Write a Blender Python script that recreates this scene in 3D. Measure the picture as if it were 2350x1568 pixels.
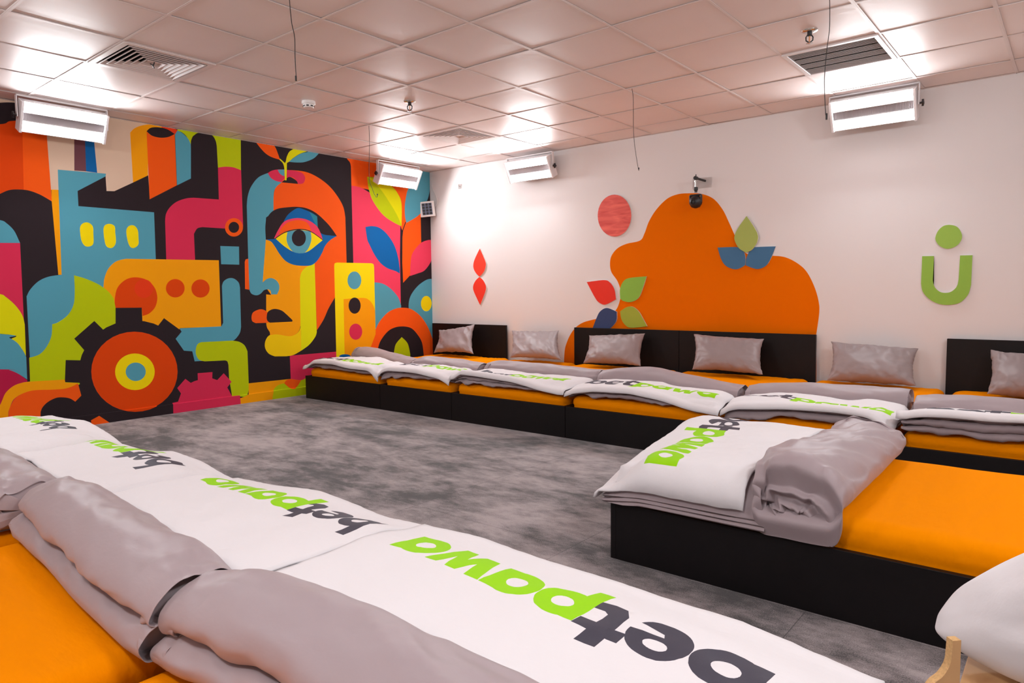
import bpy, bmesh, math, random
import numpy as np
from mathutils import Vector, Matrix, Euler, noise, geometry
for _o in list(bpy.data.objects): bpy.data.objects.remove(_o)
random.seed(7)
sc = bpy.context.scene
col = sc.collection
# ------------------------------------------------------------------ camera
W_PX, H_PX, F_PX = 2350, 1568, 1586.34
YAW, PITCH, ROLL = -0.69, -0.0734, -0.0113
CAM = np.array([6.7125, -6.4644, 1.1401])
def cam_axes():
    cy, sy, cp, sp = math.cos(YAW), math.sin(YAW), math.cos(PITCH), math.sin(PITCH)
    f = np.array([sy*cp, cy*cp, sp]); r = np.array([cy, -sy, 0.]); u = np.cross(r, f)
    cr, sr = math.cos(ROLL), math.sin(ROLL)
    return np.array([cr*r+sr*u, -sr*r+cr*u, f])
RAX = cam_axes()
cd = bpy.data.cameras.new('camera'); cam = bpy.data.objects.new('camera', cd); col.objects.link(cam)
cd.sensor_width = 36; cd.lens = F_PX*36/W_PX; cd.clip_start = .02; cd.clip_end = 60
m = Matrix.Identity(4)
for i in range(3):
    m[i][0], m[i][1], m[i][2], m[i][3] = RAX[0][i], RAX[1][i], -RAX[2][i], CAM[i]
cam.matrix_world = m
sc.camera = cam
# ------------------------------------------------------------------ world, exposure
wd = bpy.data.worlds.new('world'); sc.world = wd; wd.use_nodes = True
wd.node_tree.nodes['Background'].inputs[0].default_value = (1, .93, .9, 1)
wd.node_tree.nodes['Background'].inputs[1].default_value = .02
vs = sc.view_settings
vs.view_transform = 'Standard'; vs.look = 'None'; vs.gamma = 1; vs.use_curve_mapping = False
vs.exposure = 0.0
LAMP = 98.0                      # radiance of the LED strips
ROOM_H = 2.7085; ROOM_X = 8.07; ROOM_Y = -7.2

# ------------------------------------------------------------------ helpers
def BP(u, v, axis, val):
    """point where the sight line through a photo pixel meets the plane axis=val of the room"""
    d = RAX.T @ np.array([(u-1175)/F_PX, -(v-784)/F_PX, 1.]); t = (val-CAM[axis])/d[axis]
    return CAM+t*d
def lin(c):
    return tuple((x/255/12.92 if x/255 <= .04045 else ((x/255+.055)/1.055)**2.4) for x in c)
def mat(name, rgb, rough=.6, spec=.5, metal=0., sheen=0., bump=None, var=None, emit=None, alpha=None):
    """rgb: linear base colour; bump=(scale, strength, distance[, stretch]); var=(scale, amount)"""
    mt = bpy.data.materials.new(name); mt.use_nodes = True
    nt = mt.node_tree; b = nt.nodes['Principled BSDF']
    b.inputs['Base Color'].default_value = (*rgb, 1); b.inputs['Roughness'].default_value = rough
    b.inputs['Specular IOR Level'].default_value = spec; b.inputs['Metallic'].default_value = metal
    if sheen:
        b.inputs['Sheen Weight'].default_value = sheen; b.inputs['Sheen Roughness'].default_value = .4
    tc = nt.nodes.new('ShaderNodeTexCoord')
    if bump:
        n = nt.nodes.new('ShaderNodeTexNoise'); n.inputs['Scale'].default_value = bump[0]; n.inputs['Detail'].default_value = 4
        mp = nt.nodes.new('ShaderNodeMapping'); mp.inputs['Scale'].default_value = bump[3] if len(bump) > 3 else (1, 1, 1)
        nt.links.new(tc.outputs['Object'], mp.inputs[0]); nt.links.new(mp.outputs[0], n.inputs['Vector'])
        bp = nt.nodes.new('ShaderNodeBump'); bp.inputs['Strength'].default_value = bump[1]; bp.inputs['Distance'].default_value = bump[2]
        nt.links.new(n.outputs['Fac'], bp.inputs['Height']); nt.links.new(bp.outputs[0], b.inputs['Normal'])
    if var:
        n = nt.nodes.new('ShaderNodeTexNoise'); n.inputs['Scale'].default_value = var[0]; n.inputs['Detail'].default_value = 5
        nt.links.new(tc.outputs['Object'], n.inputs['Vector'])
        mx = nt.nodes.new('ShaderNodeMix'); mx.data_type = 'RGBA'
        nt.links.new(n.outputs['Fac'], mx.inputs[0])
        a = var[1]
        mx.inputs[6].default_value = (*[c*(1-a) for c in rgb], 1); mx.inputs[7].default_value = (*[min(1, c*(1+a)) for c in rgb], 1)
        nt.links.new(mx.outputs[2], b.inputs['Base Color'])
    if emit:
        b.inputs['Emission Color'].default_value = (*emit[0], 1); b.inputs['Emission Strength'].default_value = emit[1]
    if alpha is not None:
        b.inputs['Transmission Weight'].default_value = alpha
    return mt
def tag(o, label=None, cat=None, group=None, kind=None):
    if label: o['label'] = label
    if cat: o['category'] = cat
    if group: o['group'] = group
    if kind: o['kind'] = kind
    return o
def empty(name, loc, rz=0, label=None, cat=None, group=None):
    o = bpy.data.objects.new(name, None); col.objects.link(o); o.empty_display_size = .05
    o.location = loc; o.rotation_euler = (0, 0, rz)
    return tag(o, label, cat, group)
def mk(name, verts, faces, mats, mi=None, parent=None, smooth=True):
    me = bpy.data.meshes.new(name); me.from_pydata([tuple(map(float, v)) for v in verts], [], faces); me.update()
    for mt in (mats if isinstance(mats, (list, tuple)) else [mats]): me.materials.append(mt)
    if mi is not None: me.polygons.foreach_set('material_index', list(mi))
    if smooth: me.polygons.foreach_set('use_smooth', [True]*len(me.polygons))
    o = bpy.data.objects.new(name, me); col.objects.link(o)
    if parent: o.parent = parent
    return o
class MB:
    """collects simple solids and links them as ONE mesh object"""
    def __init__(s): s.v, s.f, s.m = [], [], []
    def add(s, v, f, k=0):
        n = len(s.v); s.v += [tuple(x) for x in v]; s.f += [tuple(i+n for i in q) for q in f]; s.m += [k]*len(f); return s
    def box(s, a, b, k=0, M=None):
        (x0, y0, z0), (x1, y1, z1) = a, b
        v = [(x0,y0,z0),(x1,y0,z0),(x1,y1,z0),(x0,y1,z0),(x0,y0,z1),(x1,y0,z1),(x1,y1,z1),(x0,y1,z1)]
        if M is not None: v = [M @ Vector(p) for p in v]
        return s.add(v, [(0,3,2,1),(4,5,6,7),(0,1,5,4),(1,2,6,5),(2,3,7,6),(3,0,4,7)], k)
    def tube(s, pts, r, n=8, k=0):
        pts = [Vector(p) for p in pts]; rs = r if isinstance(r, (list, tuple)) else [r]*len(pts)
        v, f = [], []; ref = None
        for i, p in enumerate(pts):
            d = (pts[min(i+1, len(pts)-1)]-pts[max(i-1, 0)]).normalized()
            if ref is None: ref = d.orthogonal().normalized()
            ref = (ref-d*ref.dot(d)).normalized(); q = d.cross(ref)
            v += [p+(ref*math.cos(a)+q*math.sin(a))*rs[i] for a in [2*math.pi*j/n for j in range(n)]]
        for i in range(len(pts)-1):
            f += [(i*n+j, i*n+(j+1) % n, (i+1)*n+(j+1) % n, (i+1)*n+j) for j in range(n)]
        f += [tuple(range(n))[::-1], tuple(range((len(pts)-1)*n, len(pts)*n))]
        return s.add(v, f, k)
    def lathe(s, prof, c, n=24, k=0, M=None):
        """prof: (radius, height) pairs, turned about the z axis through c"""
        v, f = [], []
        for r, h in prof:
            for j in range(n):
                a = 2*math.pi*j/n; p = Vector((r*math.cos(a), r*math.sin(a), h))
                v.append((M @ p if M is not None else p)+Vector(c))
        for i in range(len(prof)-1):
            f += [(i*n+j, i*n+(j+1) % n, (i+1)*n+(j+1) % n, (i+1)*n+j) for j in range(n)]
        f += [tuple(range(n))[::-1], tuple(range((len(prof)-1)*n, len(prof)*n))]
        return s.add(v, f, k)
    def build(s, name, mats, parent=None, smooth=False, bevel=0):
        o = mk(name, s.v, s.f, mats, s.m, parent, smooth)
        if bevel:
            b = o.modifiers.new('bevel', 'BEVEL'); b.width = bevel; b.segments = 2; b.limit_method = 'ANGLE'
        return o
def fbm(x, y, z, o=3): return noise.fractal(Vector((x, y, z)), 1.0, 2.0, o)
def ridge(x, y, z): return 1-2*abs(noise.noise(Vector((x, y, z))))
def sstep(a, b, x):
    t = max(0., min(1., (x-a)/(b-a))); return t*t*(3-2*t)
def catmull(pts, closed=True, n=8):
    """pts: (x, y, corner?) -> smooth outline that keeps its corners"""
    out = []; N = len(pts)
    P = [np.array(p[:2], float) for p in pts]; Cn = [p[2] for p in pts]
    for i in range(N if closed else N-1):
        j = (i+1) % N
        if Cn[i] and Cn[j]: out.append(P[i]); continue
        p0 = P[i-1] if not Cn[i] else P[i]; p3 = P[(i+2) % N] if not Cn[j] else P[j]
        for k in range(n):
            t = k/n
            out.append(.5*(2*P[i]+(P[j]-p0)*t+(2*p0-5*P[i]+4*P[j]-p3)*t*t+(3*P[i]-p0-3*P[j]+p3)*t**3))
    return out
CROP = dict(A=(0, 200, .26782), B=(0, 560, .26782), C=(500, 300, .22128), D=(380, 560, .27234),
            E=(1300, 360, .34432), F=(960, 360, .28067), G=(1850, 450, .31888), P=(0, 0, 1.))
def outline(s, n=8):
    """'A 10,20* 30,40 ...' -> smooth pixel outline; a star marks a corner, a letter the tracing frame"""
    ox, oy, k = CROP['P']; pts = []
    for t in s.split():
        if t in CROP: ox, oy, k = CROP[t]; continue
        c = t.endswith('*'); x, y = t.rstrip('*').split(',')
        pts.append((ox+float(x)*k, oy+float(y)*k, c))
    return catmull(pts, True, n)
def ell(c, cx, cy, rx, ry, n=36):
    ox, oy, k = CROP[c]
    return [np.array((ox+k*(cx+rx*math.cos(2*math.pi*i/n)), oy+k*(cy+ry*math.sin(2*math.pi*i/n)))) for i in range(n)]
def inside(poly, X, Y):
    r = np.zeros(len(X), bool); n = len(poly)
    P = np.array(poly)
    for i in range(n):
        x0, y0 = P[i]; x1, y1 = P[(i+1) % n]
        if y0 == y1: continue
        c = ((y0 > Y) != (y1 > Y)); r ^= c & (X < (x1-x0)*(Y-y0)/(y1-y0)+x0)
    return r
def planar_paint(polys, rect, extra_pts=(), extra_edges=()):
    """polys: [(outline, key)] in painter's order inside rect (x0,y0,x1,y1) -> verts2d, tris, key per tri"""
    V, E = [], []
    def loop(p):
        n = len(V); V.extend([Vector((float(a[0]), float(a[1]))) for a in p]); E.extend([(n+i, n+(i+1) % len(p)) for i in range(len(p))])
    x0, y0, x1, y1 = rect; loop([(x0, y0), (x1, y0), (x1, y1), (x0, y1)])
    for p, k in polys: loop(p)
    for a, b in extra_edges:
        n = len(V); V += [Vector(a), Vector(b)]; E.append((n, n+1))
    V += [Vector(p) for p in extra_pts]
    r = geometry.delaunay_2d_cdt(V, E, [], 0, 1e-6)
    v = np.array([tuple(p) for p in r[0]]); f = np.array([t for t in r[2]])
    c = v[f].mean(1); ok = (c[:, 0] > x0) & (c[:, 0] < x1) & (c[:, 1] > y0) & (c[:, 1] < y1)
    f = f[ok]; c = c[ok]; key = np.full(len(f), -1)
    for i, (p, k) in enumerate(polys):
        key[inside(p, c[:, 0], c[:, 1])] = k
    a = v[f]; cr = (a[:,1,0]-a[:,0,0])*(a[:,2,1]-a[:,0,1])-(a[:,1,1]-a[:,0,1])*(a[:,2,0]-a[:,0,0])
    f[cr < 0] = f[cr < 0][:, ::-1]
    return v, f[np.abs(cr) > 1e-12], key[np.abs(cr) > 1e-12]

# ------------------------------------------------------------------ materials
M = {}
M['wall'] = mat('white wall paint', (.80, .77, .765), .8, .2, bump=(90, .12, .002))
M['ceil'] = mat('ceiling tile', (.86, .77, .75), .46, .5, bump=(260, .25, .0015), var=(3, .035))
M['tbar'] = mat('ceiling grid bar', (.80, .72, .70), .4, .5)
M['gap'] = mat('ceiling void', (.03, .025, .022), .9, .1)
M['white'] = mat('white enamel', (.80, .77, .78), .4)
M['plastic'] = mat('white plastic', (.82, .79, .77), .35)
M['dark'] = mat('black plastic', (.012, .012, .014), .4)
M['chrome'] = mat('bright metal', (.62, .60, .58), .22, metal=1)
M['wire'] = mat('black wire', (.015, .012, .012), .6)
M['frame'] = mat('wenge board', (.0052, .0038, .0044), .5, .25, bump=(40, .25, .0008, (1, 1, 14)), var=(14, .25))
M['sheet'] = mat('orange cotton sheet', (.90, .262, .0), .85, .02, bump=(7, .45, .012, (1, 2.8, 1.6)))
M['duvet'] = mat('grey satin duvet', (.365, .292, .306), .5, .30, sheen=.1, bump=(8, .22, .010, (1, 1.8, 1.8)))
M['pillow'] = mat('grey satin pillow', (.285, .232, .234), .42, .38, sheen=.1, bump=(30, .12, .004))
M['fleece'] = mat('white fleece', (.79, .755, .77), .95, .05, sheen=.2, bump=(16, .30, .007, (1, 1.5, 1)))
M['ltr_green'] = mat('green lettering', lin((150, 214, 0)), .7, .2, bump=(300, .15, .001))
M['ltr_dark'] = mat('slate lettering', lin((62, 59, 72)), .6, .3, bump=(300, .15, .001))
M['led'] = mat('lit strip', (.9, .9, .9), .4, emit=((.935, .97, 1.), LAMP))
M['ribbed'] = mat('ribbed reflector', (.74, .69, .70), .35, .5, metal=.25)
M['acryl'] = mat('clear acrylic', (1, 1, 1), .0, .5, alpha=1.); M['acryl'].node_tree.nodes['Principled BSDF'].inputs['IOR'].default_value = 1.12
# carpet: brushed pile with light and dark nap
def carpet():
    mt = bpy.data.materials.new('carpet'); mt.use_nodes = True; nt = mt.node_tree; b = nt.nodes['Principled BSDF']
    N = nt.nodes.new; L = nt.links.new
    tc = N('ShaderNodeTexCoord')
    def nz(scale, det, stretch, dist=0., rz=0.):
        mp = N('ShaderNodeMapping'); mp.inputs['Scale'].default_value = stretch; mp.inputs['Rotation'].default_value = (0, 0, rz)
        n = N('ShaderNodeTexNoise'); n.inputs['Scale'].default_value = scale; n.inputs['Detail'].default_value = det
        n.inputs['Roughness'].default_value = .70; n.inputs['Distortion'].default_value = dist
        L(tc.outputs['Object'], mp.inputs[0]); L(mp.outputs[0], n.inputs['Vector']); return n.outputs['Fac']
    a = nz(1.1, 5, (1, 1.7, 1), .3, .2); c = nz(4.2, 9, (1., 2.0, 1), .15, .35); g = nz(240, 3, (1, 1, 1))
    bk = N('ShaderNodeTexBrick'); bk.offset = 0; bk.inputs['Scale'].default_value = 1
    bk.inputs['Brick Width'].default_value = 1.0; bk.inputs['Row Height'].default_value = 1.0; bk.inputs['Mortar Size'].default_value = .002
    bk.inputs['Color1'].default_value = (.38, .38, .38, 1); bk.inputs['Color2'].default_value = (.62, .62, .62, 1); bk.inputs['Mortar'].default_value = (.12, .12, .12, 1)
    L(tc.outputs['Object'], bk.inputs['Vector'])
    def mth(op, x, y):
        n = N('ShaderNodeMath'); n.operation = op
        for i, q in enumerate((x, y)):
            if isinstance(q, (int, float)): n.inputs[i].default_value = q
            else: L(q, n.inputs[i])
        return n.outputs[0]
    s = mth('ADD', mth('MULTIPLY', a, .55), mth('MULTIPLY', c, .40))
    s = mth('ADD', s, mth('MULTIPLY', bk.outputs['Color'], .15)); s = mth('ADD', s, mth('MULTIPLY', g, .32))
    r = N('ShaderNodeValToRGB'); L(s, r.inputs[0])
    e = r.color_ramp.elements; e[0].position = .63; e[0].color = (.048, .040, .041, 1); e[1].position = .80; e[1].color = (.40, .335, .335, 1)
    x = e.new(.70); x.color = (.20, .166, .167, 1)
    L(r.outputs[0], b.inputs['Base Color']); b.inputs['Roughness'].default_value = .95; b.inputs['Specular IOR Level'].default_value = .1
    b.inputs['Sheen Weight'].default_value = .25
    bp = N('ShaderNodeBump'); bp.inputs['Strength'].default_value = .5; bp.inputs['Distance'].default_value = .004
    L(g, bp.inputs['Height']); L(bp.outputs[0], b.inputs['Normal'])
    return mt
M['carpet'] = carpet()

# ------------------------------------------------------------------ mural (paint laid out as outlines on the left wall)
PC = [('black', (40, 31, 35)), ('cream', (216, 190, 166)), ('orange', (214, 66, 0)), ('orange2', (237, 88, 12)), ('amber', (246, 157, 0)),
      ('blue', (82, 155, 174)), ('magenta', (208, 44, 80)), ('pink', (228, 62, 92)), ('yellow', (250, 216, 0)), ('lime', (180, 196, 0)),
      ('lemon', (218, 216, 0)), ('navy', (8, 96, 162)), ('brown', (108, 66, 74)), ('gold', (236, 198, 0)), ('teal', (40, 130, 150)),
      ('red', (222, 58, 18)), ('raspberry', (176, 24, 66))]
PI_ = {n: i for i, (n, c) in enumerate(PC)}
PM = [mat('mural paint '+n, tuple(min(.95, x*1.1) for x in lin(c)), .7, .14, bump=(120, .08, .001)) for n, c in PC]
MUR = [
 ('cream', 'A -1500,-700* 1340,-700* 1340,900* 440,880* -1500,880*'),
 ('black', 'A -1500,400* -1500,190* -500,165 -100,140 100,131 250,155 350,230* 390,330* 200,420*'),
 ('orange2', 'A 185,286* 330,300 400,400* 445,980* 200,900*'),
 ('orange', 'A -1500,340* -400,330 0,318 80,293 190,286* 205,960* -1500,960*'),
 ('black', 'A -1500,1150* -500,1050 -100,960 0,915 70,885 140,877 240,885 340,920 445,980* 500,1609* -1500,1609*'),
 ('amber', 'A 440,878* 500,880* 537,1609* 500,1609* 443,975*'),
 ('blue', 'A -1500,1130* -200,1115 0,1140 60,1170 120,1230 160,1310 172,1336* -1500,1330*'),
 ('magenta', 'B -1500,-12* 172,-8* 205,660* -1500,660*'),
 ('lemon', 'B -1500,330* -200,400 0,430 50,455 130,525 190,610 212,690* 222,960* 180,890 100,820 0,770 -1500,700*'),
 ('blue', 'B -1500,700* 0,772 80,805 150,850 200,920 225,970* 233,1162* 150,1110 70,1080 0,1075 -1500,1060*'),
 ('raspberry', 'B -1500,1055* 0,1075 80,1082 160,1115 234,1168* 236,1900* -1500,1900*'),
 ('blue', 'A 495,707* 908,742* 905,765* 665,890* 672,1020* 1320,1073* 1335,1475* 1335,1850* 537,1850*'),
 ('brown', 'A 640,330* 725,330* 738,722* 637,715* 636,440*'),
 ('navy', 'A 725,330* 795,330* 805,450* 833,735* 738,722* 728,440*'),
 ('black', 'A 665,890* 905,765* 915,922* 1140,818* 1270,755* 1285,962* 1517,842* 1642,780* 1650,500* 1880,500* 1878,964* 1400,1090* 1320,1073* 672,1020*'),
 ('yellow', 'A 690,1190 720,1163 760,1163 795,1195 800,1260 800,1340 770,1365 730,1362 700,1320 686,1240'),
 ('yellow', 'A 888,1205 928,1172 980,1190 988,1250 992,1335 962,1377 918,1370 897,1320'),
 ('yellow', 'A 1083,1225 1110,1188 1150,1188 1180,1225 1187,1300 1185,1350 1150,1378 1115,1368 1092,1310'),
 ('amber', 'A 1115,390* 1150,355 1210,330 1290,320 1395,328* 1385,420* 1268,420* 1268,757* 1140,818*'),
 ('red', 'A 1380,322* 1420,322* 1527,372* 1497,408* 1440,368 1385,347*'),
 ('orange2', 'A 1256,380* 1300,415 1390,430 1460,418 1497,402* 1515,842* 1282,962*'),
 ('black', 'A 1256,378* 1290,350 1350,344 1430,360 1497,402* 1440,428 1370,433 1300,415'),
 ('lime', 'A 1520,374* 1525,320* 1760,320* 1760,420* 1670,410 1640,450 1635,492* 1600,425 1560,388'),
 ('blue', 'A 1500,405* 1520,372* 1560,392 1610,440 1635,490* 1642,780* 1517,842*'),
 ('lime', 'A 1790,330* 2062,330* 2065,712* 2000,688 1930,682 1868,692* 1857,500* 1845,455 1815,412 1780,398*'),
 ('black', 'A 1636,820* 1636,500* 1645,440 1680,400 1720,391 1770,394 1820,415 1848,460 1858,510* 1880,963* 1640,1000*'),
 ('magenta', 'A 1868,690* 1930,682 2000,688 2066,712* 2083,1190* 2080,1205* 1930,1212* 1735,1200* 1690,1212 1662,1258* 1672,1490* 1425,1480* 1415,1150* 1422,1090 1452,1035 1510,985 1590,955 1660,948* 1875,963*'),
 ('orange2', ('A', 2005, 1202, 77, 79)), ('black', ('A', 2004, 1202, 45, 47)),
 ('blue', 'A 1888,1362* 2048,1367* 2050,1522* 1895,1518*'),
 ('amber', 'B 1080,127* 1875,140* 1895,708* 1540,722* 1500,900* 900,900* 887,360* 896,290 930,210 995,150'),
 ('orange', 'B 985,550* 985,460 1010,370 1080,305 1165,286 1260,310 1325,375 1348,460 1330,540 1280,595 1222,618* 1215,548*'),
 ('red', ('B', 1232, 383, 80, 80)),
 ('orange', ('B', 1502, 380, 80, 79)), ('orange', ('B', 1718, 382, 78, 78)),
 ('lime', 'B 633,268* 740,300 850,350 930,410 975,468* 990,545* 990,720* 900,1250* 400,1250* 258,1182* 250,980*'),
 ('blue', 'B 228,450* 260,390 330,320 420,280 540,263* 634,268* 640,400 630,520 580,610 500,670 447,688* 440,790 400,880 340,945 256,975*'),
 ('black', ('B', 1152, 1105, 480, 450)),
 ('black', 'B 990,548* 1215,546* 1222,700* 990,720*'), ('black', 'B 1405,636* 1558,748* 1485,850* 1340,720*'),
 ('black', 'B 808,660* 636,812* 725,915* 900,750*'), ('black', 'B 563,995* 710,998* 700,1192* 555,1185*'),
 ('black', 'B 1560,920* 1645,914* 1672,1012* 1960,1000* 1960,1330* 1480,1420* 1480,1200*'),
 ('black', 'B 348,1440* 700,1190* 1480,1300* 1480,1800* 230,1900*'),
 ('amber', 'B -20,1430* 15,1350 50,1275 120,1215 200,1187* 250,1180* 555,1163* 560,1188* 668,1193* 610,1225 540,1243 420,1250* 300,1256 200,1280 120,1330 85,1400 72,1440* 70,1900* -20,1900*'),
 ('orange2', 'B 75,1440* 85,1400 130,1325 200,1280 290,1255 420,1250* 540,1243 610,1225 668,1195* 697,1300* 645,1352* 600,1325 540,1315 480,1320 410,1355 365,1400 348,1440* 340,1900* 70,1900*'),
 ('orange2', 'B 775,1510* 845,1472* 945,1538* 780,1580*'),
 ('orange', ('B', 1152, 1095, 370, 343)), ('yellow', ('B', 1156, 1096, 170, 157)), ('blue', ('B', 1163, 1096, 86, 79)),
 ('blue', 'D 475,352* 490,315 530,290 575,292 615,325 627,370* 636,700* 625,752 590,800 560,820* 300,840* 330,985* 245,990* 225,905* 155,900* 85,800* 135,740* 118,712* 470,695* 485,665*'),
 ('lime', 'D 300,828* 560,815* 620,825 665,855 690,905* 702,1220* 690,1265 655,1288* 560,1283* 535,1130* 530,1020* 520,990 500,982* 330,990* 280,975 255,925 258,870 275,840'),
 ('amber', 'D 700,1175* 1060,1137* 1250,1120* 1250,1450* 620,1450* 622,1300* 655,1288* 700,1265*'),
 ('magenta', 'D 58,1340* 105,1330* 130,1260* 98,1215* 167,1137* 213,1172* 240,1158 272,1148* 270,1090* 395,1080* 393,1133* 435,1148* 490,1090* 556,1162* 520,1210* 560,1283* 622,1277* 628,1360* 628,1550* 62,1550*'),
 ('lime', 'D 905,1450* 895,1300* 910,1230 950,1190 1000,1175* 1040,1210 1075,1222 1110,1200 1140,1150* 1200,1110* 1260,1110* 1260,1450*'),
 ('orange2', 'D 1000,1175* 1020,1148 1060,1137 1100,1140 1142,1150* 1110,1200 1075,1222 1040,1210'),
 ('magenta', 'D 1047,942* 1437,908* 1620,900* 1620,1250* 1190,1200* 1180,1132* 1142,1148 1055,1137*'),
 # the face
 ('orange2', 'C 520,440* 600,415 720,408 900,425 1030,480 1150,570 1240,680 1300,790 1322,900* 1335,1360* D 1525,155* 1428,450* 1375,540 1330,640 1275,728* 1255,160* C 1000,1370* 577,840* 578,680 600,590 660,535*'),
 ('amber', 'C 492,1125* 560,1120* 1000,1200* 1008,1370* D 1257,158* 1250,165* 1180,200 1145,240 1132,290* 1137,690* 1120,740 1080,770 1040,780* 950,768 880,775* 878,745 855,705 848,665* 848,425* 890,430* 818,325*'),
 ('gold', 'D 875,770* 940,763 1040,778 1090,765 1125,735 1140,690* 1145,898* 1080,935 1020,947* 920,948* 870,925 840,880 838,830 855,790'),
 ('lemon', 'D 1256,158* 1274,745* 1260,785 1210,850 1143,900* 1142,730* 1137,690* 1132,290* 1145,240 1180,200 1250,165*'),
 ('blue', 'C 318,1446* 300,780* 310,680 345,580 420,485 520,438* 665,533* 605,585 580,650 577,800* 577,850* 500,900* 492,1000* 497,1130* D 842,0* 818,325* 850,298 890,288 930,305 955,340 958,380 940,425* 890,425* 885,395 862,383 830,390 800,420 765,433 725,420 707,390*'),
 ('orange2', 'D 667,150* 675,130* 697,124* 706,386* 670,380*'),
 ('orange2', 'D 870,664* 760,668* 730,650 725,610 740,575 790,552 830,556 862,580* 875,640*'),
 ('black', 'D 852,612 865,570 915,548 975,560 1020,595 1070,643* 1068,655* 878,664* 857,645'),
 ('black', 'C 497,1130* 492,1000 505,920 550,850 620,810 720,795 820,790 920,805 1020,855 1120,945 1180,1015 1235,1095* 1100,1100* 590,1140*'),
 ('navy', 'C 497,1130* 600,1122* 760,1040* 1030,1000* 1045,1045 1100,1078 1170,1088 1232,1094* 1160,1140 1110,1200 1080,1270 1030,1350 970,1395 880,1402 780,1390 700,1350 640,1280 590,1200 550,1150'),
 ('black', 'C 497,1129* 590,1125* 690,1000* 640,940* 520,1020*'),
 ('navy', 'C 680,945* 720,880 770,835 830,803 900,820 980,855 1030,890* 1035,1005* 950,940 850,912 760,920'),
 ('teal', 'C 950,842* 1030,890* 1036,1005* 1005,960*'),
 ('pink', 'C 583,1118* 620,1040 680,950 760,915 850,908 940,930 1020,985 1060,1050 1088,1132* 950,1050 840,1020 720,1050 620,1110'),
 ('orange2', 'C 628,1082* 660,1010 720,955 800,930 870,932 930,960 975,1042* 900,1025 840,1020 730,1050'),
 ('yellow', 'C 598,1120* 680,1060 760,1035 840,1026 950,1043 1030,1095 1088,1135* 1020,1190 940,1250 860,1272 780,1255 690,1200'),
 ('blue', 'C 722,1048* 840,1027* 962,1047* 970,1130 945,1210 905,1262 860,1272 785,1258 735,1200 712,1130'),
 ('black', ('C', 840, 1113, 73, 86)),
 ('black', 'C 583,1122* 700,1048 840,1019 960,1041 1092,1132* 1086,1136* 960,1050 840,1029 700,1058 598,1122*'),
 ('magenta', 'C 518,440* 560,415 630,402 720,407 820,420 880,445 905,490 890,540 860,552 830,552* 810,510 760,480 690,500 660,535* 600,520 550,490'),
 ('blue', 'C 620,405* 690,402* 690,472* 660,460 635,435'),
 ('black', 'C 660,536* 690,512 740,480 790,500 820,525 830,552*'),
 ('lemon', 'C 695,515* 712,515* 715,400 716,335* 740,322* 712,300* 697,337* 645,290* 638,300* 675,340 690,400'),
 ('orange2', 'C 370,90* 575,90* 580,150* 600,180 620,230 645,302* 560,275 500,240 450,190 410,140*'),
 ('lemon', 'C 706,314* 715,270 740,220 775,195* 820,160* 960,190* 920,217* 850,240 780,285 735,325*'),
 ('blue', 'C 735,323* 790,280 860,238 930,222* 960,190* 1070,215* 1042,242* 990,290 900,325 820,330'),
 # right of the face
 ('orange2', 'C 1325,260* 2250,400* 2225,1446* D 2060,280* 2000,330* 1985,520* 1900,400* C 1900,1000* 1700,640* 1385,575* 1380,370* 1370,330 1345,300*'),
 ('pink', 'C 1385,570* 1480,590 1570,640* 1900,985* D 1975,0* 1985,530* 1700,430* 1580,180* C 1405,1370*'),
 ('lime', 'C 1548,478* 1620,485 1720,520 1800,570 1870,660 1905,760 1905,992* 1820,950 1720,880 1640,780 1590,690 1560,580'),
 ('lemon', 'C 1556,486* 1680,512 1800,572 1870,660 1905,770 1905,985* 1860,880 1790,760 1680,600'),
 ('blue', 'C 1960,640* 2000,560 2120,420* 2240,380* 2225,430* 2205,560 2180,700 2100,860 1955,957* 1940,880 1940,760'),
 ('black', 'C 2103,862* 2180,700 2205,560* 2240,500* 2240,1446* D 2250,300* 2200,300 2100,370 2050,470 2050,600* 1980,600* 2000,330* 2060,265* C 2112,1300*'),
 ('black', 'C 1893,985* 1912,1035* 1945,945* 1952,950* 1922,1035* 1915,1100* 1912,1446* D 1995,160* 2002,330* 1992,560* 1983,560* 1975,100*'),
 ('navy', 'C 1530,1000* 1600,990 1680,1010 1760,1080 1830,1190 1870,1320 1888,1446* D 1973,250* 1940,230 1870,205 1810,160 1760,90 1720,10 C 1550,1130'),
 ('pink', 'C 2225,1138* 2180,1135 2100,1170 2020,1270 2000,1370 D 2060,270* 2120,250 2180,225 2230,160 2250,100*'),
 ('blue', 'D 2262,295* 2200,302 2120,360 2060,450 2050,550 2090,600* 2180,690* 2262,860*'),
 ('yellow', ('D', 2197, 503, 45, 65)),
 ('blue', 'D 1750,322* 1830,335 1900,380 1960,450 1985,520* 1985,550* 1880,590* 1770,720*'),
 ('orange2', 'D 1700,1050* 1725,880* 1760,750 1800,660 1870,580 1940,545 2000,538 2070,550 2150,610 2210,700 2250,800* 2262,1050*'),
 ('black', 'D 1785,1050* 1785,900* 1810,820 1870,740 1930,705 2000,695 2070,710 2120,760 2160,830 2175,930* 2175,1050*'),
 ('lime', 'D 1920,1050* 1925,910* 1940,845 1990,785* 2040,840 2062,930* 2062,1050*'),
 ('yellow', 'D 1421,190* 1425,165 1445,157* 1735,163* 1752,172 1757,195* 1770,740* 1725,880* 1690,1000* 1440,1000*'),
 ('amber', 'D 1500,465* 1660,455 1710,470 1745,510 1765,560* 1770,760* 1725,880* 1700,1000* 1510,1000*'),
 ('blue', ('D', 1591, 307, 58, 75)), ('black', ('D', 1593, 520, 51, 68)), ('magenta', ('D', 1602, 740, 55, 68)), ('navy', ('D', 1512, 948, 48, 18)),
]
polys = []
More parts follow.
